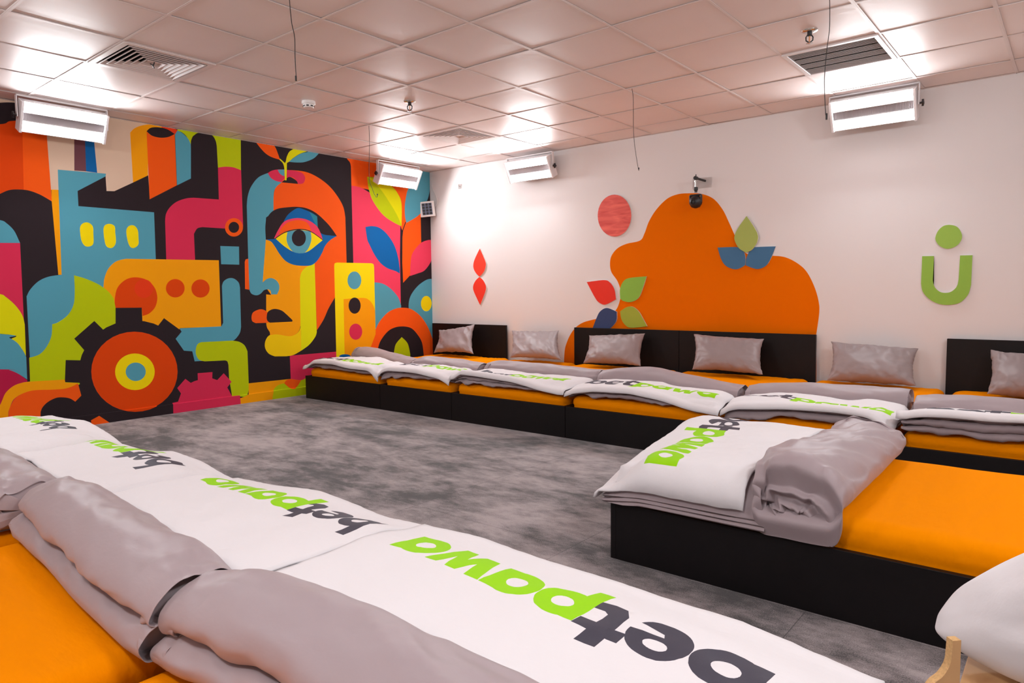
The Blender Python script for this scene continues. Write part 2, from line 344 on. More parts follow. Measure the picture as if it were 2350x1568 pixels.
for key, s in MUR:
    px = outline(s) if isinstance(s, str) else ell(*s)
    wp = [BP(p[0], p[1], 0, 0.) for p in px]
    polys.append(([(q[1], q[2]) for q in wp], PI_[key]))
BB = .088
v2, f2, k2 = planar_paint(polys, (ROOM_Y, 0., 0., ROOM_H), extra_edges=[((ROOM_Y, BB), (0., BB)), ((ROOM_Y, BB+.006), (0., BB+.006))])
k2[k2 < 0] = 0
cz = v2[f2][:, :, 1].mean(1)
for nm, sel in (('wall_left', cz > BB+.006), ('baseboard_left', cz <= BB+.006)):
    fs = f2[sel]; used = np.unique(fs); mp_ = {int(a): i for i, a in enumerate(used)}
    vv = [(.014 if (nm[0] == 'b' and v2[a][1] <= BB+1e-5) else 0., v2[a][0], v2[a][1]) for a in used]
    o = mk(nm, vv, [tuple(mp_[int(i)] for i in t) for t in fs], PM, k2[sel], smooth=False)
    tag(o, kind='structure')

# ------------------------------------------------------------------ white wall with the painted orange cloud
CLOUD = 'E -15,1600* -15,1330 5,1230 50,1150 110,1105 200,1080 280,1058 330,1020 355,960 362,900 340,830 300,770 290,715 300,660 340,610 400,580 490,558 520,510 550,430 600,350 670,280 740,250 810,243 900,247 980,280 1040,350 1080,430 1120,520 1150,590 1200,645 1280,660 1380,660 1460,670 1540,710 1600,765 1650,860 1680,960 1685,1040 1665,1185* 1665,1600*'
cl = [BP(p[0], p[1], 1, 0.) for p in outline(CLOUD)]
v2, f2, k2 = planar_paint([([(q[0], q[2]) for q in cl], 1)], (0., 0., ROOM_X, ROOM_H))
k2[k2 < 0] = 0
M['cloud'] = mat('orange wall paint', lin((232, 112, 0)), .8, .04, bump=(90, .1, .002))
tag(mk('wall_back', [(p[0], 0., p[1]) for p in v2], [tuple(int(i) for i in t) for t in f2], [M['wall'], M['cloud']], k2, smooth=False), kind='structure')
tag(MB().box((ROOM_X, ROOM_Y, 0), (ROOM_X+.1, .0, ROOM_H)).build('wall_right', M['wall']), kind='structure')
tag(MB().box((0, ROOM_Y-.1, 0), (ROOM_X, ROOM_Y, ROOM_H)).build('wall_front', M['wall']), kind='structure')
tag(MB().box((0, ROOM_Y, -.08), (ROOM_X, 0, 0)).build('floor', M['carpet']), kind='structure')

# ------------------------------------------------------------------ ceiling: lay-in tiles in a grid of bars
GX = [.27+.6*k for k in range(-1, 17)]; GY = [-.383-.6*k for k in range(-1, 13)]
VENTS = {(1.47, -4.583), (1.47, -1.583), (5.07, -1.583)}
cb = MB(); rng = random.Random(3)
cb.add([(0, 0, ROOM_H+.16), (ROOM_X, 0, ROOM_H+.16), (ROOM_X, ROOM_Y, ROOM_H+.16), (0, ROOM_Y, ROOM_H+.16)], [(0, 1, 2, 3)], 2)
for i in range(len(GX)-1):
    for j in range(len(GY)-1):
        x0, x1 = max(0, GX[i]), min(ROOM_X, GX[i+1]); y1, y0 = min(0, GY[j]), max(ROOM_Y, GY[j+1])
        if x1-x0 < .03 or y1-y0 < .03: continue
        if any(abs(x0-a) < .02 and abs(y0-b) < .02 for a, b in VENTS): continue
        g = .006; z = ROOM_H+.003; dz = [rng.uniform(0, .004) for _ in range(4)]; dxy = [rng.uniform(-.003, .003) for _ in range(4)]
        n = 6; V = []; F = []
        for a in range(n+1):
            for b in range(n+1):
                u, w = a/n, b/n
                hz = z+(dz[0]*(1-u)*(1-w)+dz[1]*u*(1-w)+dz[2]*u*w+dz[3]*(1-u)*w)-.0045*16*u*(1-u)*w*(1-w)
                V.append((x0+g+dxy[0]+(x1-x0-2*g)*u, y0+g+dxy[1]+(y1-y0-2*g)*w, hz))
        for a in range(n):
            for b in range(n):
                q = a*(n+1)+b; F.append((q, q+1, q+n+2, q+n+1))
        # turned-up rims
        ring = [a*(n+1) for a in range(n+1)]+[n*(n+1)+b for b in range(1, n+1)]+[a*(n+1)+n for a in range(n-1, -1, -1)]+[b for b in range(n-1, 0, -1)]
        k0 = len(V); V += [(V[q][0], V[q][1], V[q][2]+.014) for q in ring]
        L_ = len(ring); F += [(ring[a], ring[(a+1) % L_], k0+(a+1) % L_, k0+a) for a in range(L_)]
        cb.add(V, F, 0)
def bar(a, b): cb.box(a, b, 1)
for x in GX:
    if 0 < x < ROOM_X: bar((x-.011, ROOM_Y, ROOM_H+.0005), (x+.011, 0, ROOM_H+.0022)); bar((x-.003, ROOM_Y, ROOM_H), (x+.003, 0, ROOM_H+.04))
for y in GY:
    if ROOM_Y < y < 0: bar((0, y-.011, ROOM_H+.0007), (ROOM_X, y+.011, ROOM_H+.0024)); bar((0, y-.003, ROOM_H+.0002), (ROOM_X, y+.003, ROOM_H+.04))
bar((0, -.02, ROOM_H), (ROOM_X, -.0005, ROOM_H+.0018)); bar((.0005, ROOM_Y, ROOM_H), (.02, 0, ROOM_H+.0018))
ce = cb.build('ceiling', [M['ceil'], M['tbar'], M['gap']], smooth=False)
tag(ce, kind='structure')

# ------------------------------------------------------------------ LED floodlights on their U brackets
def lamp(loc, rz, label, group, knob=1):
    t = empty('floodlight', loc, rz, label, 'light', group)
    b = MB().box((-.325, -.022, -.010), (.325, .022, 0))
    for s in (-1, 1): b.box((s*.325-.003, -.018, -.17), (s*.325+.003, .018, -.0))
    b.build('bracket', M['white'], t)
    R_ = Matrix.Translation((0, 0, -.158)) @ Matrix.Rotation(math.radians(-28), 4, 'X')
    h = MB(); h.box((-.30, -.06, -.122), (.30, -.012, .122), 0, R_)
    for s in (-1, 1): h.box((s*.30-.006 if s > 0 else -.312, -.06, -.122), (.312 if s > 0 else -.294, .042, .122), 0, R_)
    for zz in (-.120, -.034, .034, .120): h.box((-.30, -.014, zz-.003), (.30, .014, zz+.003), 0, R_)
    ho = h.build('housing', M['white'], t, bevel=.0015)
    V, F = [], []
    for k in range(60):
        x = -.294+.588*k/60
        for xx, yy in ((x, -.010), (x+.0049, .006)): V += [R_ @ Vector((xx, yy, -.030)), R_ @ Vector((xx, yy, .030))]
    V += [R_ @ Vector((.294, -.010, -.030)), R_ @ Vector((.294, -.010, .030))]
    F = [(2*k, 2*k+2, 2*k+3, 2*k+1) for k in range(120)]
    mk('prismatic_reflector', V, F, M['ribbed'], None, ho, smooth=False)
    for zc in (.077, -.077):
        s = MB(); V = [R_ @ Vector((x, .008, zc+z)) for x, z in ((-.292, -.0395), (.292, -.0395), (.292, .0395), (-.292, .0395))]
        s.add(V, [(0, 1, 2, 3)][::1]); V = [R_ @ Vector((x, -.004, zc+z)) for x, z in ((-.292, -.0395), (.292, -.0395), (.292, .0395), (-.292, .0395))]
        s.add(V, [(3, 2, 1, 0)], 1)
        s.build('light_strip', [M['led'], M['white']], t)
    kb = MB(); x = .325*knob
    kb.lathe([(.008, 0), (.008, .02), (.021, .021), (.021, .030), (.012, .034)], (x, 0, -.158), 12, 0, Matrix.Rotation(math.radians(90*knob), 3, 'Y'))
    for k in range(4): kb.lathe([(.008, .018), (.008, .032)], (x, .019*math.cos(k*math.pi/2), -.158+.019*math.sin(k*math.pi/2)), 8, 0, Matrix.Rotation(math.radians(90*knob), 3, 'Y'))
    kb.build('knob', M['dark'], t)
    return t
PI2 = math.pi/2
lamp((5.355, -.24, ROOM_H), math.pi, 'twin strip floodlight high above the green U on the white wall', 'floodlights', -1)
lamp((1.80, -.16, ROOM_H-.035), math.pi, 'twin strip floodlight on the white wall above the two red drops', 'floodlights', -1)
lamp((.24, -4.335, ROOM_H), -PI2, 'twin strip floodlight at far left over the mural', 'floodlights', 1)
lamp((.24, -.75, ROOM_H-.012), -PI2, 'twin strip floodlight over the mural by the room corner', 'floodlights', 1)
for x, w in ((2.4, 'opposite the mural corner'), (5.6, 'behind the nearest beds')):
    lamp((x, ROOM_Y+.24, ROOM_H), 0, 'twin strip floodlight on the wall facing the white wall, '+w, 'floodlights', 1)
for y, w in ((-2.9, 'nearer the white wall'), (-5.4, 'farther from the white wall')):
    lamp((ROOM_X-.24, y, ROOM_H), PI2, 'twin strip floodlight on the wall facing the mural, '+w, 'floodlights', 1)

# ------------------------------------------------------------------ things on the ceiling
def diffuser(x0, y0, label):
    t = empty('air_diffuser', (x0+.3, y0+.3, ROOM_H), 0, label, 'air vent', 'square air diffusers')
    def ring(mb, a, za, b, zb, th=.0):
        v = [(-a, -a, za), (a, -a, za), (a, a, za), (-a, a, za), (-b, -b, zb), (b, -b, zb), (b, b, zb), (-b, b, zb)]
        mb.add(v, [(i, (i+1) % 4, 4+(i+1) % 4, 4+i) for i in range(4)])
    fr = MB(); ring(fr, .296, .0, .296, -.004); ring(fr, .296, -.004, .262, -.005); ring(fr, .262, -.005, .258, .03)
    ring(fr, .296, 0, .292, .0)
    fr.build('frame', M['tbar'], t)
    bx = MB(); ring(bx, .262, .025, .262, .12); bx.add([(-.262, -.262, .12), (.262, -.262, .12), (.262, .262, .12), (-.262, .262, .12)], [(0, 1, 2, 3)])
    bx.build('plenum', M['gap'], t)
    bl = MB()
    for k in range(6):
        a = .250-.036*k
        ring(bl, a, -.007, a-.008, -.007); ring(bl, a-.008, -.007, a-.029, .018); ring(bl, a, -.007, a-.001, -.004); ring(bl, a-.001, -.004, a-.025, .020)
    bl.build('louvre_blades', M['tbar'], t)
    cp = MB().box((-.036, -.036, .006), (.036, .036, .010)); cp.build('centre_plate', M['tbar'], t, bevel=.002)
    return t
d1 = diffuser(1.47, -4.583, 'square ceiling air diffuser nearest the far left floodlight')
c_ = MB(); c_.tube([(-.03, 0, .004), (.0, .005, -.012), (.03, 0, .002)], .004, 6).tube([(0, 0, -.01), (0, .01, -.03)], .004, 6); c_.build('damper_lever', M['dark'], d1)
diffuser(1.47, -1.583, 'square ceiling air diffuser near the room corner')
t = empty('return_air_grille', (5.37, -1.283, ROOM_H), 0, 'slatted return air grille in the ceiling above the right floodlight', 'air vent')
g = MB()
for a, b in (((-.296, -.296, -.006), (.296, -.268, .01)), ((-.296, .268, -.006), (.296, .296, .01)), ((-.296, -.268, -.006), (-.268, .268, .01)), ((.268, -.268, -.006), (.296, .268, .01))): g.box(a, b)
g.build('frame', M['white'], t, bevel=.002)
g = MB()
for k in range(33):
    y = -.262+.524*k/32
    if k in (8, 16, 24): continue
    g.box((-.268, -.0045, -.001), (.268, .0045, .001), 0, Matrix.Translation((0, y, .001)) @ Matrix.Rotation(math.radians(32), 4, 'X'))
g.build('slats', M['white'], t)
g = MB(); g.add([(-.27, -.27, .10), (.27, -.27, .10), (.27, .27, .10), (-.27, .27, .10), (-.27, -.27, .008), (.27, -.27, .008), (.27, .27, .008), (-.27, .27, .008)], [(0, 1, 2, 3), (0, 1, 5, 4), (1, 2, 6, 5), (2, 3, 7, 6), (3, 0, 4, 7)]); g.build('plenum', M['gap'], t)
# smoke detector
q = BP(708, 233, 2, ROOM_H)
t = empty('smoke_detector', (q[0], q[1], ROOM_H), 0, 'round white smoke detector on the ceiling', 'smoke detector')
MB().lathe([(.052, .002), (.054, -.004), (.054, -.022), (.050, -.026)], (0, 0, 0), 32).build('base', M['plastic'], t, smooth=False)
MB().lathe([(.046, -.026), (.044, -.044), (.036, -.052), (.012, -.054)], (0, 0, 0), 32).build('sensor_dome', M['plastic'], t)
s = MB()
for k in range(8): s.box((.034, -.010, -.045), (.0462, .010, -.036), 0, Matrix.Rotation(k*math.pi/4, 4, 'Z'))
s.build('sensor_slots', M['dark'], t)
def sprinkler(u, v, label):
    q = BP(u, v, 2, ROOM_H); t = empty('sprinkler', (q[0], q[1], ROOM_H), .5, label, 'sprinkler', 'ceiling sprinklers'); t.scale = (1.2, 1.2, 1.2)
    MB().lathe([(.040, .001), (.038, -.004), (.022, -.009), (.013, -.010)], (0, 0, 0), 24).build('escutcheon', M['chrome'], t, smooth=True)
    b = MB().lathe([(.012, -.008), (.012, -.026), (.009, -.028)], (0, 0, 0), 12)
    for s_ in (-1, 1): b.tube([(s_*.010, 0, -.024), (s_*.017, 0, -.034), (s_*.016, 0, -.050), (0, 0, -.062)], .0035, 8)
    b.build('yoke', M['dark'], t)
    MB().tube([(0, 0, -.026), (0, 0, -.056)], .003, 8).build('glass_bulb', mat('bulb amber', (.7, .3, .1), .2), t)
    MB().lathe([(.004, -.060), (.017, -.064), (.017, -.066), (.003, -.068)], (0, 0, 0), 16).build('deflector', M['chrome'], t)
sprinkler(940, 233, 'metal sprinkler head on the ceiling near the smoke detector')
sprinkler(1858, 70, 'metal sprinkler head on the ceiling beside the return air grille')
# thin wires hanging out of the ceiling
def wire(pts, y, label, tip):
    w = [BP(u, v, 1, y) for u, v in pts]; w[0][2] = ROOM_H+.004
    cv = catmull([(a[0], a[2], 0) for a in w], False, 6)+[np.array((w[-1][0], w[-1][2]))]
    t = empty('hanging_wire', (w[0][0], y, ROOM_H), 0, label, 'wire', 'wires hanging from the ceiling')
    o = (w[0][0], y, ROOM_H)
    P_ = [(c[0]-o[0], 0, c[1]-o[2]) for c in cv]
    MB().tube(P_, .0022, 6).build('strand', M['wire'], t, smooth=True)
    e = Vector(P_[-1]); MB().tube([e+Vector((0, 0, .004)), e+Vector((0, 0, -tip))], .005, 8).build('end_cap', M['wire'], t)
wire([(664, -3), (669, 50), (676, 85), (677, 130), (679, 176)], -4.256, 'thin black wire hanging straight down left of the smoke detector', .022)
wire([(848, 289), (848, 330), (847, 400), (851, 425), (866, 446)], -2.167, 'thin black wire with a curled end hanging in front of the mural', .008)
wire([(1447, 205), (1453, 222), (1454, 300), (1458, 345), (1466, 386)], -1.567, 'thin black wire hanging in front of the white wall', .01)
wire([(1903, -6), (1904, 60), (1897, 120), (1892, 190), (1897, 262)], -2.329, 'thin wire hanging over the left end of the right floodlight', .03)

# ------------------------------------------------------------------ cut-out boards on the white wall
def board(name, s, rgb, label, gap=.001, th=.012, grain=None):
    px = outline(s) if isinstance(s, str) else ell(*s)
    w = [BP(p[0], p[1], 1, -th-gap) for p in px]; c = np.mean([(a[0], a[2]) for a in w], 0)
    n = len(w); V = [(a[0]-c[0], 0, a[2]-c[1]) for a in w]
    V2 = [(v[0], -th, v[2]) for v in V]
    bm = bmesh.new(); A = [bm.verts.new(v) for v in V]; B = [bm.verts.new(v) for v in V2]
    fa = bm.faces.new(A); fb = bm.faces.new(B[::-1])
    for i in range(n):
        f = bm.faces.new((A[i], A[(i+1) % n], B[(i+1) % n], B[i])); f.material_index = 1
    bmesh.ops.triangulate(bm, faces=[fa, fb]); bmesh.ops.recalc_face_normals(bm, faces=bm.faces)
    me = bpy.data.meshes.new(name); bm.to_mesh(me); bm.free()
    mt = grain or mat('paint '+name, tuple(x*1.08 for x in lin(rgb)), .55, .35, bump=(60, .1, .001))
    me.materials.append(mt); me.materials.append(M['edge'])
    o = bpy.data.objects.new(name, me); col.objects.link(o); o.location = (c[0], -gap, c[1])
    return tag(o, label, 'wall decoration', 'painted cut-out boards')
M['edge'] = mat('board edge', (.74, .68, .64), .6)
def grain_mat():
    mt = mat('coral wood grain', lin((228, 92, 80)), .45, .4); nt = mt.node_tree; b = nt.nodes['Principled BSDF']
    tc = nt.nodes.new('ShaderNodeTexCoord'); mp = nt.nodes.new('ShaderNodeMapping'); mp.inputs['Rotation'].default_value = (0, math.radians(20), 0); mp.inputs['Scale'].default_value = (3, 3, 20)
    n = nt.nodes.new('ShaderNodeTexNoise'); n.inputs['Scale'].default_value = 1.4; n.inputs['Detail'].default_value = 6; n.inputs['Distortion'].default_value = .6
    r = nt.nodes.new('ShaderNodeValToRGB'); e = r.color_ramp.elements; e[0].position = .34; e[0].color = (*lin((208, 70, 62)), 1); e[1].position = .66; e[1].color = (*lin((238, 108, 94)), 1)
    nt.links.new(tc.outputs['Object'], mp.inputs[0]); nt.links.new(mp.outputs[0], n.inputs['Vector']); nt.links.new(n.outputs['Fac'], r.inputs[0]); nt.links.new(r.outputs[0], b.inputs['Base Color'])
    return mt
RED, GRN, NVY, BLU = (222, 46, 26), (133, 184, 66), (46, 66, 110), (60, 108, 146)
board('drop_cutout', 'F 503,750* 530,810 552,870 545,920 525,955 500,980* 470,950 450,905 455,855 480,795', (238, 62, 40), 'upper red drop of the pair on the white wall, point up')
board('drop_cutout', 'F 500,982* 530,1010 552,1055 550,1095 530,1150 505,1212* 475,1150 450,1090 450,1050 470,1010', (232, 56, 36), 'lower red drop of the pair on the white wall, point down')
board('disc_cutout', ('E', 320, 392, 112, 140), None, 'large coral wood-grain disc left of the orange cloud', grain=grain_mat())
board('leaf_cutout', 'E 135,835* 250,822 290,838 320,885 330,950* 260,985 215,970 185,930', RED, 'red leaf at the left edge of the orange cloud')
board('leaf_cutout', 'E 533,797* 510,870 480,940 430,968 380,962 358,945* 357,880 380,830 420,808', GRN, 'bright green leaf right of the red leaf')
board('leaf_cutout', 'E 148,1205* 175,1140 200,1075 225,1030 270,1008 335,1033* 333,1090 305,1130 260,1165 200,1195', NVY, 'dark navy leaf below the red leaf, cut off by the headboard')
board('leaf_cutout', 'E 358,1030* 400,1003 440,1000 480,1030 510,1080 537,1130* 430,1140 390,1120 365,1080', (158, 172, 54), 'olive green leaf below the bright green leaf')
board('drop_cutout', 'E 1200,395* 1245,460 1275,520 1270,570 1235,620 1195,638* 1150,610 1122,560 1122,520 1150,465', (160, 176, 88), 'pale green drop standing over two blue leaves', .0135)
board('leaf_cutout', 'E 1007,605* 1145,603 1180,630 1193,680 1190,722* 1150,745 1110,748 1060,725 1030,680', BLU, 'left one of the two blue leaves under the pale green drop')
board('leaf_cutout', 'E 1395,597* 1365,670 1330,725 1270,748 1195,724* 1201,670 1230,615 1265,602', BLU, 'right one of the two blue leaves under the pale green drop')
board('dot_cutout', 'G 930,300 950,250 990,215 1040,208 1090,225 1120,275 1115,320 1080,360 1020,380 970,365 940,335', (148, 188, 76), 'green round dot above the green U')
board('letter_cutout', 'G 835,433* 920,432* 912,610* 925,655 960,688 1000,697 1045,688 1085,650 1097,600* 1108,428* 1197,426* 1187,640* 1165,710 1110,765 1040,783 960,778 890,745 840,690 827,630*', (140, 184, 68), 'green letter U on the white wall at right')

# ------------------------------------------------------------------ small devices on the walls
q = BP(1597, 415, 1, -.15)
t = empty('wall_camera', (q[0], 0, q[2]), 0, 'black camera hanging from a clear bracket above the orange cloud', 'camera')
MB().box((-.10, -.006, -.055), (.095, -.001, .045)).build('mounting_plate', M['acryl'], t, bevel=.001)
MB().tube([(.03, -.006, .012), (.0, -.15, .025)], .011, 12).lathe([(.004, -.022), (.018, -.02), (.018, .02), (.004, .022)], (0, -.15, .025), 16, 0, Matrix.Rotation(PI2, 3, 'X')).tube([(0, -.15, .025), (0, -.15, .06)], .005, 8).build('arm', M['dark'], t)
MB().lathe([(.009, -.02), (.009, -.09)], (0, -.15, .025), 14).lathe([(.016, -.028), (.016, -.036)], (0, -.15, .025), 14).build('post', M['chrome'], t)
MB().lathe([(.015, -.085), (.02, -.09), (.02, -.115), (.014, -.12), (.014, -.135)], (0, -.15, .025), 16).build('clamp', M['dark'], t)
y_ = MB()
for s_ in (-1, 1): y_.box((s_*.056-.006, -.168, -.215), (s_*.056+.006, -.132, -.135))
y_.box((-.056, -.168, -.145), (.056, -.132, -.128)); y_.build('yoke', M['dark'], t, bevel=.006)
bd = MB(); bd.lathe([(.01, -.062), (.040, -.050), (.058, -.022), (.062, .004), (.054, .034), (.036, .052), (.012, .058)], (0, -.15, -.20), 28); bo = bd.build('body', M['dark'], t, smooth=True)
MB().lathe([(.022, 0), (.022, .014), (.016, .014), (.013, .006), (.001, .006)], (0, -.203, -.205), 20, 0, Matrix.Rotation(PI2, 3, 'X')).build('lens', mat('lens glass', (.01, .01, .012), .08, .8), bo)
# white device with dark dots in the corner, with its cord
q = BP(982, 480, 0, .06)
t = empty('dotted_wall_unit', (.06, -.115, q[2]), 0, 'small white unit with a grid of dark dots in the room corner', 'wall device')
Rk = Matrix.Rotation(math.radians(46), 4, 'Z') @ Matrix.Rotation(math.radians(-6), 4, 'Y')
k_ = MB(); k_.box((-.10, -.025, -.10), (.10, .0, .10), 0, Rk @ Matrix.Rotation(math.radians(180), 4, 'Z')); k_.build('case', M['plastic'], t, bevel=.008)
k_ = MB()
fx = Rk @ Matrix.Rotation(math.radians(180), 4, 'Z')
k_.box((-.066, .0, -.076), (.066, .002, .076), 0, fx); pn = k_.build('face_panel', mat('blue grey panel', lin((96, 104, 128)), .4), t)
k_ = MB()
for a in range(3):
    for b in range(4): k_.lathe([(.016, 0), (.016, .003), (.009, .003), (.008, .001), (.001, .001)], fx @ Vector((-.044+.044*a, .002, -.057+.038*b)), 12, 0, (fx @ Matrix.Rotation(-PI2, 4, 'X')).to_3x3())
k_.build('dots', M['dark'], pn)
cdp = [BP(u, v, 1, -.012) for u, v in [(991, 405), (992, 430), (1001, 450), (1004, 466), (999, 473), (992, 474)]]
cc = catmull([(p[0], p[2], 0) for p in cdp], False, 6)
tag(MB().tube([(max(.012, c[0]), -.012, c[1]) for c in cc], .004, 6).build('cord', M['plastic'], smooth=True), 'thin white cord running up the corner from the dotted white unit', 'cord')
q = BP(1056, 428, 1, 0)
t = empty('wall_hook', (q[0], -.001, q[2]), 0, 'tiny clear wall hook under the floodlight left of the red drops', 'hook')
MB().box((-.035, -.002, -.03), (.035, 0, .03)).build('clear_pad', M['acryl'], t)
MB().tube([(0, -.002, .0), (0, -.02, 0), (0, -.022, .012)], .005, 8).build('peg', M['chrome'], t)

# ------------------------------------------------------------------ beds
SHEET_Z = .335
def bed_frame(loc, rz, W, label, head=None, Lb=2.11, group=None):
    """loc: foot corner; local x runs across the bed, local y towards the head"""
    t = empty('bed', loc, rz, label, 'bed', group)
    h = .245; g = .0025
    MB().box((g, 0, 0), (W-g, .025, h)).build('footboard', M['frame'], t, bevel=.0015)
    for s in (0, 1):
        x = g if s == 0 else W-g-.025
        MB().box((x, .0255, 0), (x+.025, Lb-.032, h)).build('side_rail', M['frame'], t, bevel=.0015)
    MB().box((.027, .027, .06), (W-.027, Lb-.06, .10)).build('base_panel', M['frame'], t)
    if head: MB().box((head[0], Lb-.03, 0), (head[1], Lb, .722)).build('headboard', M['frame'], t, bevel=.002)
    else: MB().box((.03, Lb-.058, 0), (W-.03, Lb-.034, .24)).build('head_rail', M['frame'], t, bevel=.0015)
    return t
def rbox(a, b, r, n, disp):
    """rounded box from a to b as one closed quad mesh; disp(p, normal) -> offset"""
    idx = {}; V = []; F = []
    a = np.array(a, float); b = np.array(b, float)
    def vid(i, j, k):
        if (i, j, k) in idx: return idx[(i, j, k)]
        u = np.array([i/n[0], j/n[1], k/n[2]]); p = a+(b-a)*u
        c = np.minimum(np.maximum(p, a+r), b-r); d = p-c; l = np.linalg.norm(d)
        if l > 1e-9:
            # keep the grid even round the edge
            nrm = d/l; q = c+nrm*r
        else: nrm = np.array([0, 0, 1.]); q = p
        V.append(tuple(q+disp(q, nrm))); idx[(i, j, k)] = len(V)-1; return len(V)-1
    for ax in range(3):
        o = [x for x in range(3) if x != ax]
        for side in (0, n[ax]):
            for i in range(n[o[0]]):
                for j in range(n[o[1]]):
                    q = []
                    for di, dj in ((0, 0), (1, 0), (1, 1), (0, 1)):
                        c = [0, 0, 0]; c[ax] = side; c[o[0]] = i+di; c[o[1]] = j+dj; q.append(vid(*c))
                    flip = (side == 0) ^ (ax == 1)
                    F.append(tuple(q[::-1] if flip else q))
    return V, F
def mattress(loc, rz, W, label, seed, L0=.036, L1=2.04, top=SHEET_Z, wr=1., res=(36, 60, 8)):
    def disp(p, nm):
        x, y, z = p; d = np.zeros(3)
        edge = max(0, 1-min(x, W-x, y-L0, L1-y)/.25)
        k = .0035*fbm(x*3+seed, y*3, 0, 2)*wr
        d[2] += (k-.006)*max(0, nm[2])
        side = 1-abs(nm[2])
        hi_ = sstep(.254, .275, z)
        w = (.007*ridge(x*7+seed+z*9, y*9, z*9) + .006*ridge(x*17+z*30, y*17+seed, z*8)+.003*ridge(x*33-z*40, y*30, seed)+.004*ridge(x*1.5+seed, y*1.5, z*22))*side*wr*hi_-.002
        w = min(w, .006)
        d[:2] += np.array(nm[:2])*w
        d[2] += .002*edge*ridge(x*14+seed*3, y*5, 1.3)*wr*max(0, nm[2])
        return d
    V, F = rbox((.033, L0, .106), (W-.033, L1, top), .055, res, disp)
    o = mk('mattress', V, F, M['sheet']); o.location = loc; o.rotation_euler = (0, 0, rz)
    return tag(o, label, 'mattress', 'mattresses in orange sheets')

# lettering: heavy lower-case shapes, x-height 1, as (outline, is_hole) in reading order
def lettering():
    def E_(cx, cy, rx, ry, n=48): return [(cx+rx*math.cos(2*math.pi*i/n), cy+ry*math.sin(2*math.pi*i/n)) for i in range(n)]
    def R_(x0, y0, x1, y1): return [(x0, y0), (x1, y0), (x1, y1), (x0, y1)]
    G = {}
    ring = [(E_(.53, .5, .53, .53), 0), (E_(.53, .5, .215, .20), 1)]
    G['b'] = ring+[(R_(-.02, .02, .33, 1.45), 0), (E_(.53, .5, .215, .20), 1)], 1.10
    G['e'] = [(E_(.53, .5, .53, .53), 0), (E_(.52, .66, .20, .13), 1), ([(.50, .40), (1.2, .46), (1.2, .20), (.86, .25), (.55, .28)], 1)], 1.06
    G['t'] = [([(.18, .25), (.18, 1.28), (.54, 1.36), (.54, .36), (.62, .28), (.86, .30), (.88, .02), (.60, -.04), (.34, .0)], 0), (R_(-.03, .70, .86, 1.0), 0)], .90
    G['p'] = ring+[(R_(-.02, -.45, .33, .98), 0), (E_(.53, .5, .215, .20), 1)], 1.10
    G['a'] = ring+[(R_(.73, .02, 1.08, .99), 0), (E_(.53, .5, .215, .20), 1)], 1.14
    G['w'] = [([(0, 1.), (.36, 1.), (.47, .50), (.62, 1.), (.92, 1.), (1.07, .50), (1.18, 1.), (1.54, 1.), (1.25, 0), (.90, 0), (.77, .48), (.64, 0), (.29, 0)], 0)], 1.54
    out, x = [], 0
    rg = random.Random(5)
    for i, ch in enumerate('betpawa'):
        shapes, adv = G[ch]
        for p, hole in shapes:
            jt = .003 if len(p) > 20 else .012
            out.append(([(x+a+rg.uniform(-jt, jt), b+rg.uniform(-jt, jt)) for a, b in p], -1 if hole else (1 if i < 3 else 2)))
        x += adv-.03
    return out, x
LET, LETW = lettering()
def interp(pts):
    xs = [p[0] for p in pts]; ys = [p[1] for p in pts]
    return lambda s: float(np.mean(np.interp([s-.035, s-.012, s+.012, s+.035], xs, ys)))
class Bedding:
    """shared heights of one bed's folded duvet, blanket and roll; local frame of the bed"""
    def __init__(s, W, zw, zg, tf=-.035, droop=(.05, .05), seed=1., top=.43, wob=.01, ftv=.02):
        s.W, s.zw, s.zg, s.tf, s.dr, s.seed, s.top, s.wob, s.ftv = W, zw, zg, tf, droop, seed, top, wob, ftv
    def front(s, x): return s.tf+s.ftv*fbm(x*2.2+s.seed*7, s.seed, 0, 2)
    def side(s, x, a, b):
        d = 0; w = .13
        for e, D in ((x-a, s.dr[0]), (b-x, s.dr[1])):
            if e < w: q = min(1, (w-e)/w); d += D*(1-math.sqrt(max(0, 1-q*q)))
        return d
    def ztop(s, x, t, a, b):
        n = s.wob*fbm(x*2.6+s.seed*3, t*2.6, s.seed, 3)+.0035*ridge(x*7+t*4, t*6+s.seed, 2.)
        return s.top+n-s.side(x, a, b)
    R = .040; mt = SHEET_Z; rise = .20
    def under(s, x, t):
        """height that clears the mattress, with its rounded foot edge"""
        e = t-.004; r = .055
        if e <= 0 or x < .024 or x > s.W-.024: return -1.
        q = max(0., r-e); m = s.mt+.012-r+math.sqrt(max(0., r*r-q*q))
        for g in (x-.024, s.W-.024-x):
            if g < r: m = min(m, s.mt+.012-r+math.sqrt(max(0., r*r-(r-max(0, g))**2)))
        return m
    def stack(s, x, t, a, b):
        """bottom and top of the folded duvet at (x, t)"""
        f = s.front(x); k = sstep(0, s.rise, t-f-s.R)
        lo = s.zg(x); lo = lo+(s.mt+.010-s.side(x, a, b)*.8-lo)*k; hi = s.zw(x)+s.R; hi = hi+(s.ztop(x, t, a, b)-hi)*k-.022
        lo = max(lo, s.under(x, t)); hi = max(hi, lo+.022)
        return lo, hi
    def cover(s, x, t, a, b):
        """height of the blanket top at (x, t), t measured from the bed foot"""
        return s.stack(x, t, a, b)[1]+.022
